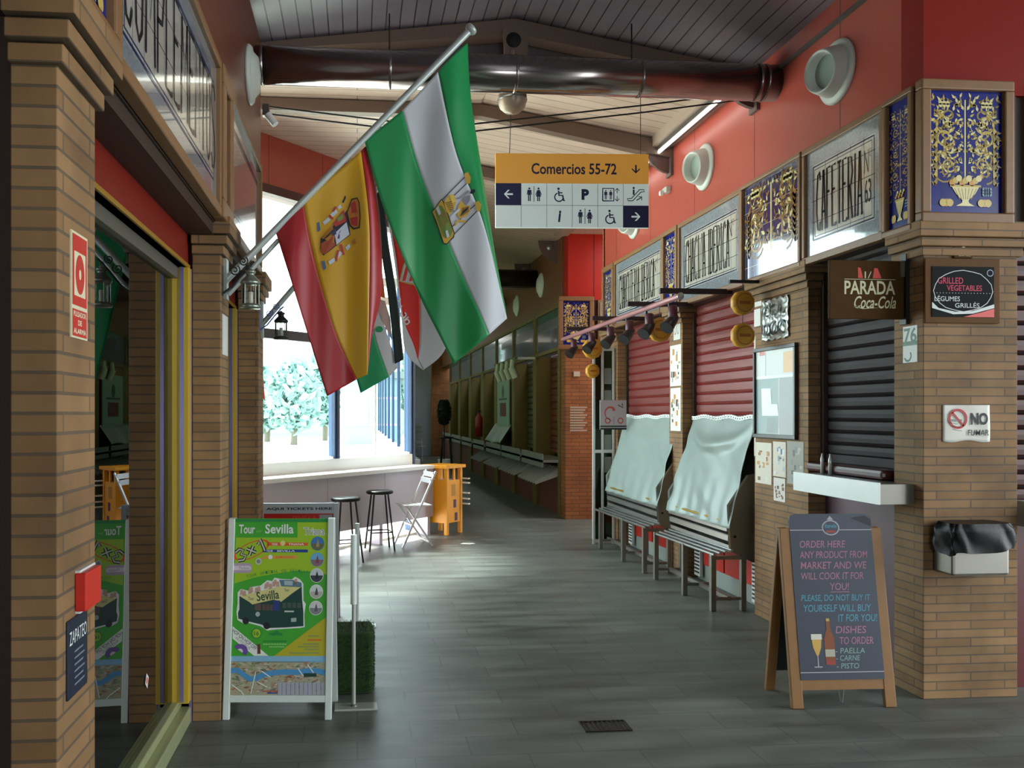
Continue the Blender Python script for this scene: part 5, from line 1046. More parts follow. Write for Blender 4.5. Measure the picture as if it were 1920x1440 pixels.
for k, (x, yy, s) in enumerate(((-2.0, 3.3, 1.0), (-2.2, 3.9, 1.25), (-1.95, 4.2, 0.8))):
    b = MB(); b.lathe([(0.05*s, 0), (0.11*s, 0.12*s), (0.05*s, 0.26*s), (0.07*s, 0.30*s), (0.05*s, 0.29*s)], mat('shop vase %d' % k, ('3c4a3c', '6c3a34', '8a8a70')[k], 0.3), (0, 0, 0), 20)
    solo('vase', b, ('dark green vase', 'tall reddish vase', 'small olive vase')[k]+' on the table inside the shop', 'vase', (x, yy, 0.76), group='vases on the shop table')
# ------------------------------------------------------------------ green tour A-board
FRW = mat('white board frame', 'd6e0da', 0.35); LIME = mat('lime green print', '9cc41c', 0.4); GRNP = mat('grass green print', '3ea82c', 0.4); DGP = mat('dark green print 2', '1f8a40', 0.4)
WH = mat('white print', 'e8ece6', 0.4); ORP = mat('orange red print', 'e0562a', 0.4); NVB = mat('blue bar print', '1c3f8a', 0.4); BUSG = mat('bus green', '134038', 0.4); BUSC = mat('bus cream', 'd8d08a', 0.4)
t = thing('tour_poster_board', 'white-framed A-board with the green bus tour poster beside the shop pillar', 'A-board', (-0.43, 4.655, 0), -YAW)
TL = math.atan2(0.14, 1.05); M = Matrix.Rotation(-TL, 4, 'X'); Lb = 1.075
for x in (-0.2925, 0.2575):
    b = MB(M); b.box(x, x+0.035, -0.015, 0.015, 0, Lb, FRW); b.build('leg', t, bevel=0.003)
b = MB(M); b.box(-0.2575, 0.2575, -0.014, 0.014, 0.092, 0.128, FRW); b.build('crossbar', t)
b = MB(M); b.box(-0.2575, 0.2575, -0.006, 0.006, 0.128, Lb, GRNP); pnl = b.build('panel', t)
b = MB(M)
def U(cx_, cy_):   # close-up 1: x = 400+cx/6, y = 940+cy/6
    px, py = 400+cx_/6.0, 940+cy_/6.0; f = (py-975)/(1308-975.0); c0 = 523-9*f; return ((px-c0)/(94.5+1.5*f)*0.2575, 0.128+(1308-py)/(1308-975.0)*(Lb-0.128))
def U2(cx_, cy_): return U(cx_, cy_+1260)
y0_ = -0.0066
def pp(pts, m, l, f=U): b.flat([f(*p) for p in pts], y0_-0.0003*l, m)
def pt(s, x0, x1, ya, yb, m, l, f=U, **k): A = f(x0, yb); B = f(x1, ya); b.text(s, A[0], B[0], A[1], B[1], y0_-0.0003*l, m, **k)
def pd(x, yc, r, m, l, f=U, ry=None): c_ = f(x, yc); b.disc(c_[0], c_[1], abs(f(x+r, yc)[0]-c_[0]), y0_-0.0003*l, m, 24, abs(f(x, yc-(ry or r))[1]-c_[1]))
pp([(180, 430), (930, 430), (930, 255), (1300, 255), (1300, 860), (1120, 820), (900, 815), (650, 845), (400, 890), (160, 960)], LIME, 1); pp([(170, 215), (1300, 215), (1300, 250), (170, 250)], DGP, 1)
pt('Tour', 215, 415, 280, 385, WH, 3, bold=0.02); pt('por', 430, 495, 350, 380, mat('pale green print', '8ccc70', 0.4), 3); pt('Sevilla', 535, 885, 275, 385, WH, 3, bold=0.02); pt('Triana', 1000, 1265, 310, 405, WH, 3, bold=0.05); pt('Triana', 1006, 1259, 316, 399, mat('grey print'), 4)
cxx, czz = U(370, 575)
for r_, m, l in ((1.0, ORP, 3), (0.88, LIME, 4)): b.flat([(cxx+(0.105*r_*math.cos(a)*math.cos(0.42)-0.042*r_*math.sin(a)*math.sin(0.42)), czz+(0.105*r_*math.cos(a)*math.sin(0.42)+0.042*r_*math.sin(a)*math.cos(0.42))) for a in [k*0.2618 for k in range(24)]], y0_-0.0003*l, m)

for m_, wd_, l_ in ((BLACK, 0.020, 5), (mat('pale silver print', 'c8ccc0', 0.4), 0.008, 6)):
    yy_ = y0_-0.0003*l_; ca, sa = math.cos(0.42), math.sin(0.42); Q = lambda p: (cxx+p[0]*ca-p[1]*sa, czz+p[0]*sa+p[1]*ca)
    for st in ([(-0.085, 0.024), (-0.06, 0.032), (-0.042, 0.018), (-0.062, 0.002), (-0.04, -0.016), (-0.06, -0.032), (-0.088, -0.024)], [(-0.022, 0.018), (0.018, -0.022)], [(0.018, 0.018), (-0.022, -0.022)], [(0.042, 0.012), (0.066, 0.034), (0.066, -0.034)]):
        b.ribbon([Q(p) for p in st], wd_, yy_, m_)
pp([(555, 485), (1058, 490), (1058, 525), (560, 525)], ORP, 3); pp([(500, 590), (530, 568), (1055, 568), (1055, 602), (505, 600)], NVB, 3); pp([(480, 660), (540, 640), (930, 635), (930, 675), (490, 678)], mat('pale orange print', 'd8a040', 0.4), 3)
for s, x0, x1, ya, yb in (('TOUR', 615, 690, 495, 520), ('TRIANA', 820, 1010, 497, 518), ('TOUR', 550, 630, 572, 597), ('SEVILLA', 680, 900, 575, 595), ('ROMANTICO', 665, 880, 645, 668)): pt(s, x0, x1, ya, yb, WH if s != 'ROMANTICO' else ORP, 4, bold=0.02)
pd(750, 495, 30, mat('pale yellow print', 'dcd88a', 0.4), 4); pd(600, 655, 26, WH, 4); pd(455, 705, 38, mat('pale silver print'), 4); pd(455, 705, 24, mat('grey print'), 5)
pp([(150, 725), (340, 725), (370, 745), (370, 815), (340, 838), (150, 838)], mat('lilac print', 'b4a0b4', 0.4), 3); pp([(150, 755), (350, 755), (370, 785), (350, 805), (150, 805)], mat('pale lilac print', 'dcd2dc', 0.4), 4); pt('Ticket', 210, 345, 765, 798, mat('grey print'), 5)
for k, ch_ in enumerate('TOUR OFICIAL DE SEVILLA'):
    if ch_ == ' ': continue
    f = k/22.0; x = 320+730*f; yy = 880-95*f+40*f*f-25*math.sin(f*3.1); A = U(x-13, yy+15); B = U(x+13, yy-17); b.text(ch_, A[0], B[0], A[1], B[1], y0_-0.0012, DGP, rot=0.22*(1-f))
for k, (yc, top, bot, fig) in enumerate(((500, '3a78b4', '6a6a40', 'a8946a'), (685, '6aaed8', '8a6a70', '7a4a50'), (865, 'c8d0d4', '3a3c48', '22262c'), (1050, 'd4dcd8', 'b8b4a8', '4a4a54'), (1235, 'd0d4d0', '84888a', '5c6064'))):
    x = 1175-k*6; pd(x, yc, 82, WH if k > 1 else mat('circle '+top, top, 0.4), 3); 
    c_ = U(x, yc); r_ = abs(U(x+76, yc)[0]-c_[0]); rz_ = abs(U(x, yc+76)[1]-c_[1])
    b.flat([(c_[0]+r_*math.cos(R(a)), c_[1]+rz_*math.sin(R(a))) for a in range(0, 181, 12)], y0_-0.0012, mat('circle '+top, top, 0.4)); b.flat([(c_[0]+r_*math.cos(R(a)), c_[1]+rz_*math.sin(R(a))) for a in range(180, 361, 12)], y0_-0.0012, mat('circle '+bot, bot, 0.4))
    mf = mat('circle '+fig, fig, 0.4); b.flat([(c_[0]-r_*0.25, c_[1]-rz_*0.5), (c_[0]+r_*0.3, c_[1]-rz_*0.5), (c_[0]+r_*0.2, c_[1]+rz_*0.2), (c_[0]+r_*0.05, c_[1]+rz_*0.7), (c_[0]-r_*0.1, c_[1]+rz_*0.2)], y0_-0.0015, mf)
# the bus
halo = [(200, 1060), (240, 1020), (330, 1040), (350, 1000), (480, 980), (560, 920), (620, 930), (650, 890), (720, 905), (860, 910), (900, 880), (960, 910), (1000, 960), (1000, 1150), (1030, 1190), (1010, 1300), (1015, 1450), (960, 1460), (780, 1470), (620, 1480), (560, 1490), (480, 1440), (320, 1400), (270, 1410), (200, 1370), (185, 1280), (200, 1180)]
pp(halo, WH, 3); pp([(222, 1100), (980, 985), (985, 1140), (1000, 1290), (1000, 1440), (780, 1455), (600, 1460), (560, 1470), (500, 1425), (320, 1385), (210, 1355), (205, 1290), (222, 1250)], BUSG, 4)
pp([(225, 1100), (400, 1060), (730, 985), (970, 1000), (870, 1065), (730, 1165), (640, 1140), (380, 1195), (340, 1165)], BUSC, 5); pp([(705, 915), (870, 915), (980, 950), (980, 1000), (730, 990)], mat('bus blue grey', '5a7c8c', 0.4), 5); pp([(765, 925), (870, 930), (870, 980), (770, 975)], mat('pale screen', 'a8bcc0', 0.4), 6)
A = U(430, 1145); B = U(705, 1040); b.text('Sevilla', A[0], B[0], A[1], B[1], y0_-0.0024, BUSG, rot=0.12, bold=0.01); pt('Tour', 330, 400, 1110, 1145, BUSG, 7); pt('Tour', 770, 830, 1015, 1050, BUSG, 7)
for k, x in enumerate((410, 500, 545, 590)): pp([(x, 1190+4*k), (x+(75 if k == 0 else 38), 1185+4*k), (x+(75 if k == 0 else 38), 1265), (x, 1260)], mat('bus window', ('5c4a44', 'b8bcb4', '8a8c88', 'c0c4c0')[k], 0.4), 6)
pp([(635, 1150), (715, 1150), (710, 1265), (630, 1265)], mat('bus blue panel', '2a3a7c', 0.4), 6)
for k in range(4): pp([(745+60*k, 1175), (790+60*k, 1175), (790+60*k, 1235), (745+60*k, 1235)], mat('bus dark glass', '44584c', 0.4), 6)
pp([(770, 1265), (885, 1265), (885, 1282), (770, 1282)], mat('pale silver print'), 6); pd(445, 1305, 28, mat('bus pale', 'a8b8b0', 0.4), 6); pp([(850, 1350), (915, 1345), (912, 1390), (848, 1392)], mat('bus pale'), 6)
for x, yy in ((300, 1395), (555, 1450)): pd(x, yy-15, 40, mat('bus wheel', '161c20', 0.4), 6)
for x, yy in ((250, 1045), (285, 1055), (350, 1030), (370, 1015), (430, 1020), (460, 1005), (545, 975), (565, 955), (600, 975), (640, 950), (660, 930), (690, 950), (910, 920)): pd(x, yy, 18, mat('passenger', ('3a2c2c', 'c8a090', '5c6a7c')[int(x) % 3], 0.4), 6); pp([(x-24, yy+45), (x+24, yy+40), (x+16, yy+10), (x-16, yy+10)], mat('passenger', '3a2c2c'), 5)
# lower part (close-up 2)
pp([(140, 180), (575, 512), (400, 512), (140, 320)], WH, 2, U2); A = U2(165, 440); c_ = U2(285, 330); b.text('HOP ON HOP OFF', c_[0]-0.082, c_[0]+0.082, c_[1]-0.010, c_[1]+0.010, y0_-0.0012, BLACK, rot=-0.66); c_ = U2(265, 370); b.text('AUTOBUS', c_[0]-0.05, c_[0]+0.05, c_[1]-0.006, c_[1]+0.006, y0_-0.0012, mat('grey print'), rot=-0.66)
pd(430, 260, 62, DGP, 3, U2); pd(430, 260, 50, LIME, 4, U2); A = U2(400, 285); B = U2(460, 238); b.text('16', A[0], B[0], A[1], B[1], y0_-0.0018, DGP, bold=0.03)
c_ = U2(230, 460); b.flat([(c_[0]+0.042*math.cos(R(a)-0.66), c_[1]+0.038*math.sin(R(a)-0.66)) for a in range(0, 181, 15)], y0_-0.0012, mat('purple fan', '6a4a9c', 0.4)); b.flat([(c_[0]+0.016*math.cos(R(a)-0.66), c_[1]+0.014*math.sin(R(a)-0.66)) for a in range(0, 181, 20)], y0_-0.0016, mat('pale lilac print'))
pp([(440, 380), (475, 380), (480, 490), (440, 490)], mat('brown figure', '6a3028', 0.4), 4, U2)
pp([(1270, 80), (1270, 515), (640, 515)], mat('ochre lime print', 'b8b020', 0.4), 2, U2)
for k, (x0, x1, yy, m) in enumerate(((580, 750, 265, DGP), (510, 800, 350, DGP), (510, 800, 382, mat('pale green print')), (580, 770, 412, mat('pale green print')), (1060, 1180, 290, mat('olive print', '8a9a60', 0.4)), (1050, 1220, 335, ORP), (990, 1190, 380, mat('olive print')), (930, 1190, 410, mat('olive print')), (1010, 1190, 440, mat('olive print')), (830, 1190, 480, mat('olive print')))):
    for j in range(9):
        xa = x0+(x1-x0)*j/9.0; pp([(xa, yy-8), (xa+(x1-x0)/11.0, yy-8), (xa+(x1-x0)/11.0, yy+8), (xa, yy+8)], m, 4, U2)
pp([(585, 285), (670, 225), (750, 285)], DGP, 3, U2)
pp([(120, 515), (1268, 515), (1268, 585), (118, 585)], mat('map sky blue', '84b8d8', 0.4), 2, U2); pp([(120, 575), (1268, 575), (1268, 960), (105, 960)], mat('map beige', 'a8a488', 0.4), 2, U2)
rnd = random.Random(5); MC = [mat('map '+c_, c_, 0.4) for c_ in ('a87c54', '8a9c70', 'c0bca8', '9c6a50', '707c68', 'b8a89c')]
for k in range(330):
    x, yy, s_, a = rnd.uniform(125, 1235), rnd.uniform(590, 915), rnd.uniform(14, 42), rnd.uniform(-0.5, 0.5); ca, sa = math.cos(a)*s_, math.sin(a)*s_
    x = max(150, min(1225, x)); pp([(x-ca, yy-sa*0.6), (x+ca*0.4, yy-s_*0.4), (x+ca, yy+sa*0.6), (x, yy+s_*0.4)], MC[k % 6], 3+k % 3, U2)
riv = [(125, 680), (200, 670), (270, 720), (350, 770), (430, 760), (520, 720), (640, 700), (760, 690), (900, 695), (1050, 680), (1180, 680), (1262, 700)]
b.ribbon([U2(*p) for p in riv], 0.028, y0_-0.0022, mat('map river', '4a94c8', 0.4))
for pts in ([(360, 930), (400, 780), (420, 690)], [(490, 680), (600, 750)], [(930, 650), (1000, 740)], [(1050, 610), (1120, 700)], [(130, 830), (250, 910), (280, 950)], [(440, 800), (560, 860)]): b.ribbon([U2(*p) for p in pts], 0.005, y0_-0.0026, WH)
pp([(1000, 705), (1155, 705), (1155, 745), (1000, 745)], BUSG, 9, U2)
for k in range(11): pp([(690+52*k, 810), (735+52*k, 800), (735+52*k, 945), (690+52*k, 945)], mat('map key', ('a8acb8', '9498a8')[k % 2], 0.4), 9, U2)
pp([(500, 895), (680, 895), (680, 910), (500, 910)], mat('map red', 'b85a5a', 0.4), 9, U2); pp([(560, 918), (680, 918), (680, 930), (560, 930)], NVB, 9, U2)
b.build('poster_print', pnl)
M2 = Matrix.Translation((0, 0.30, 0)) @ Matrix.Rotation(TL, 4, 'X')
for x in (-0.2925, 0.2575):
    b = MB(M2); b.box(x, x+0.035, -0.015, 0.015, 0, Lb, FRW); b.build('rear_leg', t)
b = MB(M2); b.box(-0.2575, 0.2575, -0.004, 0.006, 0.13, Lb-0.02, mat('back board', 'a8b4ac', 0.5)); b.build('rear_panel', t)

# ticket board behind it
t = thing('ticket_poster_board', 'grey-framed red A-board reading AQUI TICKETS HERE behind the green one', 'A-board', (-0.455, 6.72, 0), -YAW*0.5); GFR = mat('grey board frame', 'a8acae', 0.4)
for x in (-0.31, 0.27):
    b = MB(); b.box(x, x+0.04, -0.015, 0.015, 0, 0.95, GFR); b.build('leg', t, bevel=0.003)
b = MB(); b.box(-0.27, 0.27, -0.015, 0.015, 0.10, 0.15, GFR); b.build('rail', t); b = MB(); b.box(-0.27, 0.27, -0.015, 0.015, 0.87, 0.95, GFR); b.build('rail', t); b = MB(); b.text('AQUI TICKETS HERE', -0.25, 0.26, 0.895, 0.918, -0.0158, BLACK, bold=0.03); b.build('lettering', t)
b = MB(); b.box(-0.27, 0.27, -0.006, 0.006, 0.15, 0.87, mat('red poster', 'b81c14', 0.4)); b.text('SEVILLA', -0.05, 0.14, 0.81, 0.85, -0.0068, ORP); b.rect(0.16, 0.26, 0.79, 0.86, -0.0066, mat('poster grey')); b.rect(-0.25, 0.25, 0.2, 0.75, -0.0066, mat('map red')); b.build('poster', t)
for x in (-0.31, 0.27):
    b = MB(); b.bar((x+0.02, 0.015, 0.93), (x+0.02, 0.28, 0.0), 0.03, 0.03, GFR); b.build('rear_leg', t)
# sign stands
def stand(label, x, y, h, metal, bw):
    t = thing('sign_stand', label, 'stand', (x, y, 0), 0, 'white pole stands')
    b = MB(); b.box(-bw*0.45, bw*0.55, -0.055, 0.055, 0, 0.012, metal); b.build('base_plate', t, bevel=0.003)
    b = MB(); b.tube([(0, 0, 0.012), (0, 0, h*0.70)], 0.011, metal, 12); b.build('pole', t)
    b = MB(); b.tube([(0, 0, h*0.60), (0, 0, h*0.98), (0, 0, h)], 0.018, FRW, 12); b.build('sleeve', t)
    b = MB(); b.lathe([(0.02, 0.012), (0.016, 0.02), (0.011, 0.024)], STEELD, (0, 0, 0), 14, cap=False); b.build('collar', t)
    return t
stand('pale pole stand on a flat steel plate right beside the green tour board', -0.02, 4.80, 0.97, mat('pale stand metal', 'b0b4ac', 0.4, 0.3), 0.24); stand('white pole stand on a white plate behind the turf-covered block', 0.0, 6.62, 0.80, WHITE, 0.26)
# turf block
TURF = mat('artificial turf', '2c4a1e', 0.95, noise=0.5, nscale=120, bump=0.9, bscale=350)
t = thing('turf_block', 'block covered in green artificial turf standing behind the green tour board', 'turf block', (-0.09, 5.14, 0)); b = MB(); b.box(-0.20, 0.185, -0.13, 0.16, 0, 0.37, TURF); b.build('core', t, bevel=0.03)
rnd = random.Random(2); b = MB()
for k in range(5200):
    f = rnd.random()
    if f < 0.62: p = Vector((rnd.uniform(-0.19, 0.18), -0.130, rnd.uniform(0.02, 0.36))); n = Vector((0, -1, 0))
    elif f < 0.8: p = Vector((rnd.uniform(-0.19, 0.18), rnd.uniform(-0.12, 0.15), 0.370)); n = Vector((0, 0, 1))
    else: p = Vector((0.185, rnd.uniform(-0.12, 0.15), rnd.uniform(0.02, 0.36))); n = Vector((1, 0, 0))
    q = p+(n+Vector((rnd.uniform(-.7, .7), rnd.uniform(-.7, .7), rnd.uniform(-.7, .7))))*0.010; s_ = Vector((rnd.uniform(-1, 1), rnd.uniform(-1, 1), rnd.uniform(-1, 1)))*0.0022
    b.add([p-s_, p+s_, q], [(0, 1, 2)], TURF)
o = b.build('turf_pile', t); o['kind'] = 'stuff'

# ------------------------------------------------------------------ bar counter, cabinet, stools, chair
t = thing('bar_counter', 'long white bar counter standing on low feet under the bright glazing', 'counter', gl(0.5, 0.24), math.atan2(GD.y, GD.x)); CW = mat('white counter top', 'eef0ee', 0.3); CL = mat('pale lilac counter front', 'c4bcc4', 0.5)
b = MB(); b.box(-2.6, 2.68, -0.24, 0.155, 0.90, 0.95, CW); b.build('counter_top', t, bevel=0.006)
for k in range(5): b = MB(); b.box(-2.55+1.06*k, -2.55+1.06*(k+1)-0.006, -0.18, -0.16, 0.25, 0.90, CL); b.build('front_panel', t)
for k in range(6): b = MB(); b.box(-2.5+1.03*k, -2.44+1.03*k, -0.15, 0.14, 0, 0.90, CL); b.build('foot', t)
b = MB(); b.box(-2.6, 2.68, 0.13, 0.15, 0.95, 1.09, CW); b.build('upstand', t)
YEL = mat('orange yellow paint', 'faa81e', 0.4, noise=0.04); cz_ = -R(40.5)
t = thing('orange_cabinet', 'orange slatted cabinet on legs at the end of the white bar counter', 'cabinet', (1.206, 11.467, 0), cz_)
for x, yy in ((-0.38, 0.0), (-0.05, 0.0), (-0.05, 0.33), (-0.38, 0.33)): b = MB(); b.box(x, x+0.05, yy, yy+0.05, 0, 0.90, YEL); b.build('leg', t, bevel=0.003)
b = MB(); b.box(-0.33, -0.05, 0.008, 0.03, 0.16, 0.74, YEL); b.build('front_panel', t)
b = MB(); b.box(-0.03, -0.008, 0.05, 0.33, 0.16, 0.74, YEL); b.box(-0.008, -0.006, 0.12, 0.22, 0.52, 0.68, mat('faded ochre print', 'c08a2a', 0.5)); b.rect(0, 0, 0, 0.001, 0, YEL); b.build('side_panel', t)
b = MB(); b.box(-0.372, -0.35, 0.05, 0.33, 0.16, 0.74, YEL); b.build('side_panel', t)
b = MB(); b.box(-0.20, -0.15, 0.005, 0.03, 0.74, 0.90, YEL); b.box(-0.03, -0.006, 0.17, 0.21, 0.74, 0.90, YEL); b.build('slat', t)
b = MB(); b.box(-0.42, 0.03, -0.04, 0.42, 0.90, 0.945, YEL); b.build('top', t, bevel=0.004)
b = MB(); b.box(-0.36, -0.02, 0.02, 0.36, 0.72, 0.735, CW); b.build('shelf', t)
for k, (yy, z) in enumerate(((0.17, 0.36), (0.20, 0.18))): b = MB(); b.box(-0.008, -0.004, yy, yy+0.06, z, z+0.11, mat('purple sticker', '4a2a5c', 0.4)); b.build('sticker', t)
for k, z in enumerate((0.74, 0.68, 0.54, 0.46, 0.39)): b = MB(); b.box(-0.02, 0.10, 0.375, 0.42, z, z+0.018, WHITE); b.build('cup_peg', t)
def stool(label, x, y, rz):
    t = thing('bar_stool', label, 'bar stool', (x, y, 0), rz, 'black bar stools'); SB = mat('black stool metal', '1b1b1d', 0.35, 0.4)
    b = MB(); b.lathe([(0, 0.675), (0.15, 0.675), (0.165, 0.685), (0.165, 0.705), (0.15, 0.715), (0, 0.715)], SB, (0, 0, 0), 24); b.build('seat', t)
    for k in range(4):
        a = R(45+90*k); b = MB(); b.tube([(0.12*math.cos(a), 0.12*math.sin(a), 0.68), (0.215*math.cos(a), 0.215*math.sin(a), 0.0)], 0.011, SB, 8); b.build('leg', t)
    b = MB(); b.tube([(0.183*math.cos(R(a)), 0.183*math.sin(R(a)), 0.22) for a in range(45, 406, 90)], 0.008, SB, 8); b.build('foot_ring', t)
    return t
s1 = stool('black bar stool half hidden behind the grey ticket board', -0.13, 9.55, R(20)); s2 = dup(s1, (0.27, 10.36, 0), R(10), 'black bar stool standing free between the ticket board and white folding chair')
t = thing('folding_chair', 'white slatted folding chair leaning by the bar counter near the orange cabinet', 'folding chair', (0.76, 10.70, 0), R(14)); FW = mat('white chair paint', 'd8d8dc', 0.4)
for yy in (-0.19, 0.17):
    b = MB(); b.bar((0.17, yy, 0.93), (-0.26, yy, 0.0), 0.035, 0.02, FW); b.build('back_leg', t)
    b = MB(); b.bar((-0.20, yy+0.025, 0.50), (0.14, yy+0.025, 0.0), 0.035, 0.02, FW); b.build('front_leg', t)
for k in range(5): b = MB(); b.box(-0.24+0.075*k, -0.18+0.075*k, -0.19, 0.19, 0.50, 0.516, FW); b.build('seat_slat', t)
for k in range(2): b = MB(); b.box(0.10+0.034*k, 0.118+0.034*k, -0.19, 0.19, 0.78+0.075*k, 0.84+0.075*k, FW); b.build('back_slat', t)
for (x, z) in ((-0.13, 0.27), (0.09, 0.06)): b = MB(); b.box(x-0.012, x+0.012, -0.19, 0.19, z-0.012, z+0.012, FW); b.build('rung', t)

# small things on the floor
t = thing('drain_grate', 'dark metal drain grate set in the slate floor', 'drain grate', (1.30, 4.40, 0.0)); IR = mat('wet iron', '23211f', 0.35, 0.5)
b = MB(); b.box(-0.125, 0.125, -0.075, -0.065, 0.0, 0.006, IR); b.box(-0.125, 0.125, 0.065, 0.075, 0.0, 0.006, IR); b.box(-0.125, -0.115, -0.065, 0.065, 0.0, 0.006, IR); b.box(0.115, 0.125, -0.065, 0.065, 0.0, 0.006, IR); b.build('frame', t)
b = MB(); b.box(-0.115, 0.115, -0.065, 0.065, 0.0, 0.001, BLACK)
for k in range(9): b.box(-0.105+0.025*k, -0.095+0.025*k, -0.065, 0.065, 0.001, 0.005, IR)
b.build('grating', t)
b = MB(); b.prismz([(-0.09, -0.03), (0.02, -0.07), (0.10, -0.03), (0.08, 0.05), (-0.04, 0.06)], 0.001, 0.006, WHITE); solo('paper_scrap', b, 'white scrap of paper on the floor in front of the orange cabinet', 'paper', (1.38, 10.7, 0))

# ------------------------------------------------------------------ dim far corridor
GLS = mat('steel far counter', 'a4a8a2', 0.35, 0.4); GLB = mat('pale steel bracket', 'b4b8b0', 0.4, 0.2)
for k, (y0, y1) in enumerate(fy):
    b = MB(); b.box(XR-0.30, XR+0.2, y0-0.05, y1+0.05, 0.86, 0.90, GLS); b.box(XR-0.30, XR-0.285, y0-0.05, y1+0.05, 0.78, 1.0, GLS)
    solo('steel_counter', b, 'far steel stall counter, %s one past the brick corner' % FL[k], 'counter', group='far steel counters')
    for j in range(max(4, 8-k)):
        yy = y0+(y1-y0)*(j+0.5)/max(4, 8-k); b = MB(); b.prism([(0, 0.08), (-0.40, -0.06), (-0.42, -0.02), (0, 0.22)], -0.015, 0.015, GLB)
        if k < 4: solo('shelf_bracket', b, 'slanting steel shelf bracket under the far stall counters', 'bracket', (XR+0.02, yy, 0.56), group='slanting brackets under the far counters')
t = thing('white_poster', 'pale green vertical poster on the far stalls beyond the four white spotlights', 'poster', (XR-0.05, 18.5, 1.36), RZ); b = MB(); b.box(-0.75, 0.75, -0.02, 0, 0, 1.1, mat('pale green poster', '8aa494', 0.5)); b.build('sheet', t)
b = MB(); b.disc(0, 0.76, 0.14, -0.021, mat('dark print', '3c4a44', 0.5)); b.rect(-0.4, 0.4, 0.22, 0.52, -0.021, mat('brown figure')); b.rect(-0.5, 0.5, 0.58, 0.62, -0.021, mat('dark print')); b.build('print', t)
t = thing('plastic_cover', 'pale plastic cover over a far stall counter under the green poster', 'cover', (XR-0.05, 18.6, 1.0)); b = MB(); b.grid(lambda u, v: (-0.25*v+0.02*math.sin(u*12), -1.0+2.0*u, 0.40-0.38*v+0.02*math.sin(u*9)), 20, 8, SHEET); b.build('sheet', t, solid=0.004)
for k in range(4):
    t = thing('spotlight', ('nearest', 'second nearest', 'second farthest', 'farthest')[k]+' of four white spotlights on the far stall front', 'spotlight', (2.86, 15.55+0.55*k, 2.42), 0, 'white far spotlights'); WSP = mat('greenish white spot', 'b8c4a8', 0.4)
    b = MB(); b.tube([(0, 0, 0.22), (-0.02, 0, 0.05)], 0.05, WSP, 10); b.build('sleeve', t); b = MB(); b.tube([(-0.03, 0, 0.08), (0.05, -0.02, -0.12)], 0.065, WSP, 10); b.build('lamp_head', t)
b = MB(); b.tube([(2.86, 15.2, 2.65), (2.86, 17.6, 2.65)], 0.025, mat('olive rail', '6a6840', 0.4)); b.box(2.86, XR-0.03, 15.25, 15.31, 2.63, 2.67, WHITE); solo('lighting_rail', b, 'short rail carrying the four white spotlights on the far stalls', 'lighting rail')
t = thing('fire_extinguisher', 'red fire extinguisher on a far pillar', 'fire extinguisher', (XR-0.12, 21.85, 1.05)); b = MB(); b.lathe([(0.0, 0), (0.10, 0.0), (0.10, 0.48), (0.04, 0.56), (0.03, 0.62), (0, 0.62)], mat('extinguisher red', '8a1a14', 0.35), (0, 0, 0), 16); b.build('cylinder', t); b = MB(); b.box(-0.05, 0.05, -0.02, 0.02, 0.62, 0.68, BLACK); b.build('valve', t)
t = thing('potted_topiary', 'dark round topiary on a thin stem at the far end of the corridor', 'plant', (2.55, 25.0, 0)); LF = mat('dark topiary leaves', '16241a', 0.8)
b = MB(); b.lathe([(0.16, 0), (0.20, 0.3), (0.18, 0.3)], WHITE, (0, 0, 0), 16); b.build('pot', t); b = MB(); b.tube([(0, 0, 0.3), (0, 0, 1.55)], 0.02, DW, 8); b.build('stem', t)
rnd = random.Random(4); b = MB(); b.lathe([(0, -0.40), (0.12, -0.34), (0.18, -0.1), (0.18, 0.15), (0.10, 0.33), (0, 0.38)], LF, (0, 0, 1.68), 14, cap=False)
for k in range(500):
    a, z = rnd.uniform(0, 6.28), rnd.uniform(-0.36, 0.36); r_ = 0.17*math.sqrt(max(0.05, 1-(z/0.4)**2)); p = Vector((r_*math.cos(a), r_*math.sin(a), 1.68+z)); s_ = Vector((rnd.uniform(-1, 1), rnd.uniform(-1, 1), rnd.uniform(-1, 1)))*0.035; q = p+Vector((math.cos(a), math.sin(a), rnd.uniform(-.5, .8)))*0.06; b.add([p-s_, p+s_, q], [(0, 1, 2)], LF)
b.build('foliage', t)
t = thing('high_stool', 'dark high stool beside the topiary at the far end', 'stool', (2.35, 22.5, 0)); b = MB(); b.lathe([(0, 0.98), (0.18, 0.98), (0.18, 1.03), (0, 1.03)], BLACK, (0, 0, 0), 16); b.build('seat', t)
for k in range(4): a = R(45+90*k); b = MB(); b.tube([(0.13*math.cos(a), 0.13*math.sin(a), 1.0), (0.24*math.cos(a), 0.24*math.sin(a), 0)], 0.015, IRON, 8); b.build('leg', t)
for k in range(2):
    t = thing('folded_chair', ('nearer', 'farther')[k]+' white folding chair standing against the bluish end wall', 'folding chair', (1.72+0.32*k, 27.5+1.5*k, 0), R(20), 'white chairs by the end wall')
    for x in (-0.22, 0.19): b = MB(); b.bar((x, 0, 0), (x, 0.1, 1.3), 0.035, 0.03, FW); b.build('leg', t)
    for j in range(4): b = MB(); b.box(-0.2, 0.2, 0.05+0.01*j, 0.07+0.01*j, 0.62+0.17*j, 0.72+0.17*j, FW); b.build('back_slat', t)
    b = MB(); b.box(-0.22, 0.22, -0.30, 0.05, 0.5, 0.54, FW); b.build('seat', t)

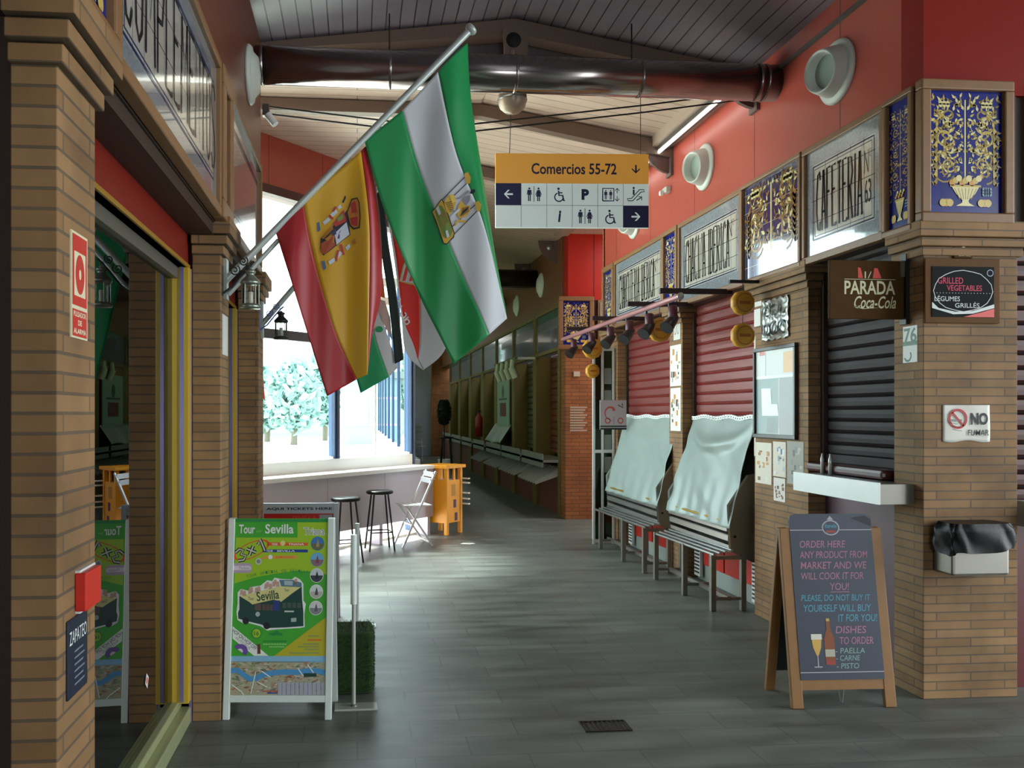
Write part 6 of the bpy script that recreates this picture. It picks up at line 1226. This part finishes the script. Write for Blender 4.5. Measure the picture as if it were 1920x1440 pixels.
# ------------------------------------------------------------------ outside, beyond the glass
def building(label, x, y, wd, dp, h, col, nwin, roof):
    t = thing('building', label, 'building', (x, y, 0)); b = MB(); b.box(-wd/2, wd/2, 0, dp, 0, h, mat('wall '+col, col, 0.8)); b.build('wall', t)
    b = MB(); b.box(-wd/2-0.3, wd/2+0.3, -0.3, dp+0.3, h, h+0.35, mat('roof '+roof, roof, 0.8)); b.build('roof', t)
    for i in range(nwin):
        for j in range(max(1, int(h/3))):
            xx = -wd/2+wd*(i+0.5)/nwin; z = 1.0+3*j; f = MB(); f.box(xx-0.6, xx+0.6, -0.06, 0, z, z+1.5, WHITE); o = f.build('window', t); p_ = MB(); p_.box(xx-0.5, xx+0.5, -0.08, -0.06, z+0.1, z+1.4, mat('outside pane', '8fb0b4', 0.1)); p_.build('pane', o)
building('pale teal-grey low building seen through the right-hand glass panes', 0.6, 45, 2.6, 5, 3.5, '7a9c9e', 2, '7a8c88')  # outside walls paled so their colour carries the haze
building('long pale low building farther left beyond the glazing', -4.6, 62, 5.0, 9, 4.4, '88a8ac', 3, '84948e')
def tree(label, x, y, h, r, seed):
    t = thing('tree', label, 'tree', (x, y, 0), 0, 'trees beyond the glazing'); rnd = random.Random(seed); LV = mat('haze tinted leaves', '8fb0aa', 0.9, noise=0.2, nscale=2)  # haze and overexposure painted into the pale leaf colour
    b = MB(); b.tube([(0, 0, 0), (0.1, 0, h*0.5), (0, 0, h*0.8)], 0.18, mat('trunk', '6a6458', 0.9), 8, r1=0.06); b.build('trunk', t)
    b = MB()
    for k in range(1500):
        a, c_, rr = rnd.uniform(0, 6.28), rnd.uniform(-1, 1), r*rnd.uniform(0.5, 1.0)**0.5*(1+0.25*math.sin(rnd.uniform(0, 6)*2)); q = math.sqrt(1-c_*c_)
        p = Vector((rr*q*math.cos(a), rr*q*math.sin(a), h*0.62+rr*c_*(h*0.38/r))); u_ = Vector((rnd.uniform(-1, 1), rnd.uniform(-1, 1), rnd.uniform(-1, 1)))*0.30; v_ = Vector((rnd.uniform(-1, 1), rnd.uniform(-1, 1), rnd.uniform(-1, 1)))*0.30
        b.add([p-u_, p+v_, p+u_, p-v_], [(0, 1, 2, 3)], LV)
    b.build('crown', t)
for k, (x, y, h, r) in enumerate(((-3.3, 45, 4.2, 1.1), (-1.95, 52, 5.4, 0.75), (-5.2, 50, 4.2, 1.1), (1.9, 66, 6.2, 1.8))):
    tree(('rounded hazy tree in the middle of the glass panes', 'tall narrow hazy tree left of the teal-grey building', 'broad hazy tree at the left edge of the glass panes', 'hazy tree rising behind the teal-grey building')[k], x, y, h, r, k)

# sky portals over the open ends and the glazing
portal((8.15, -1.0, 2.2), (0, R(90), 0), 4.4, 11.0)
portal((2, -6.6, 2.2), (R(90), 0, 0), 16, 4.4); portal((0.70, 22.5, 2.55), (0, R(-90), 0), 3.1, 21)
m_ = gl(0.6, 0.6, 2.6); portal(m_, (R(90), 0, math.atan2(GD.y, GD.x)), 6.0, 3.2)
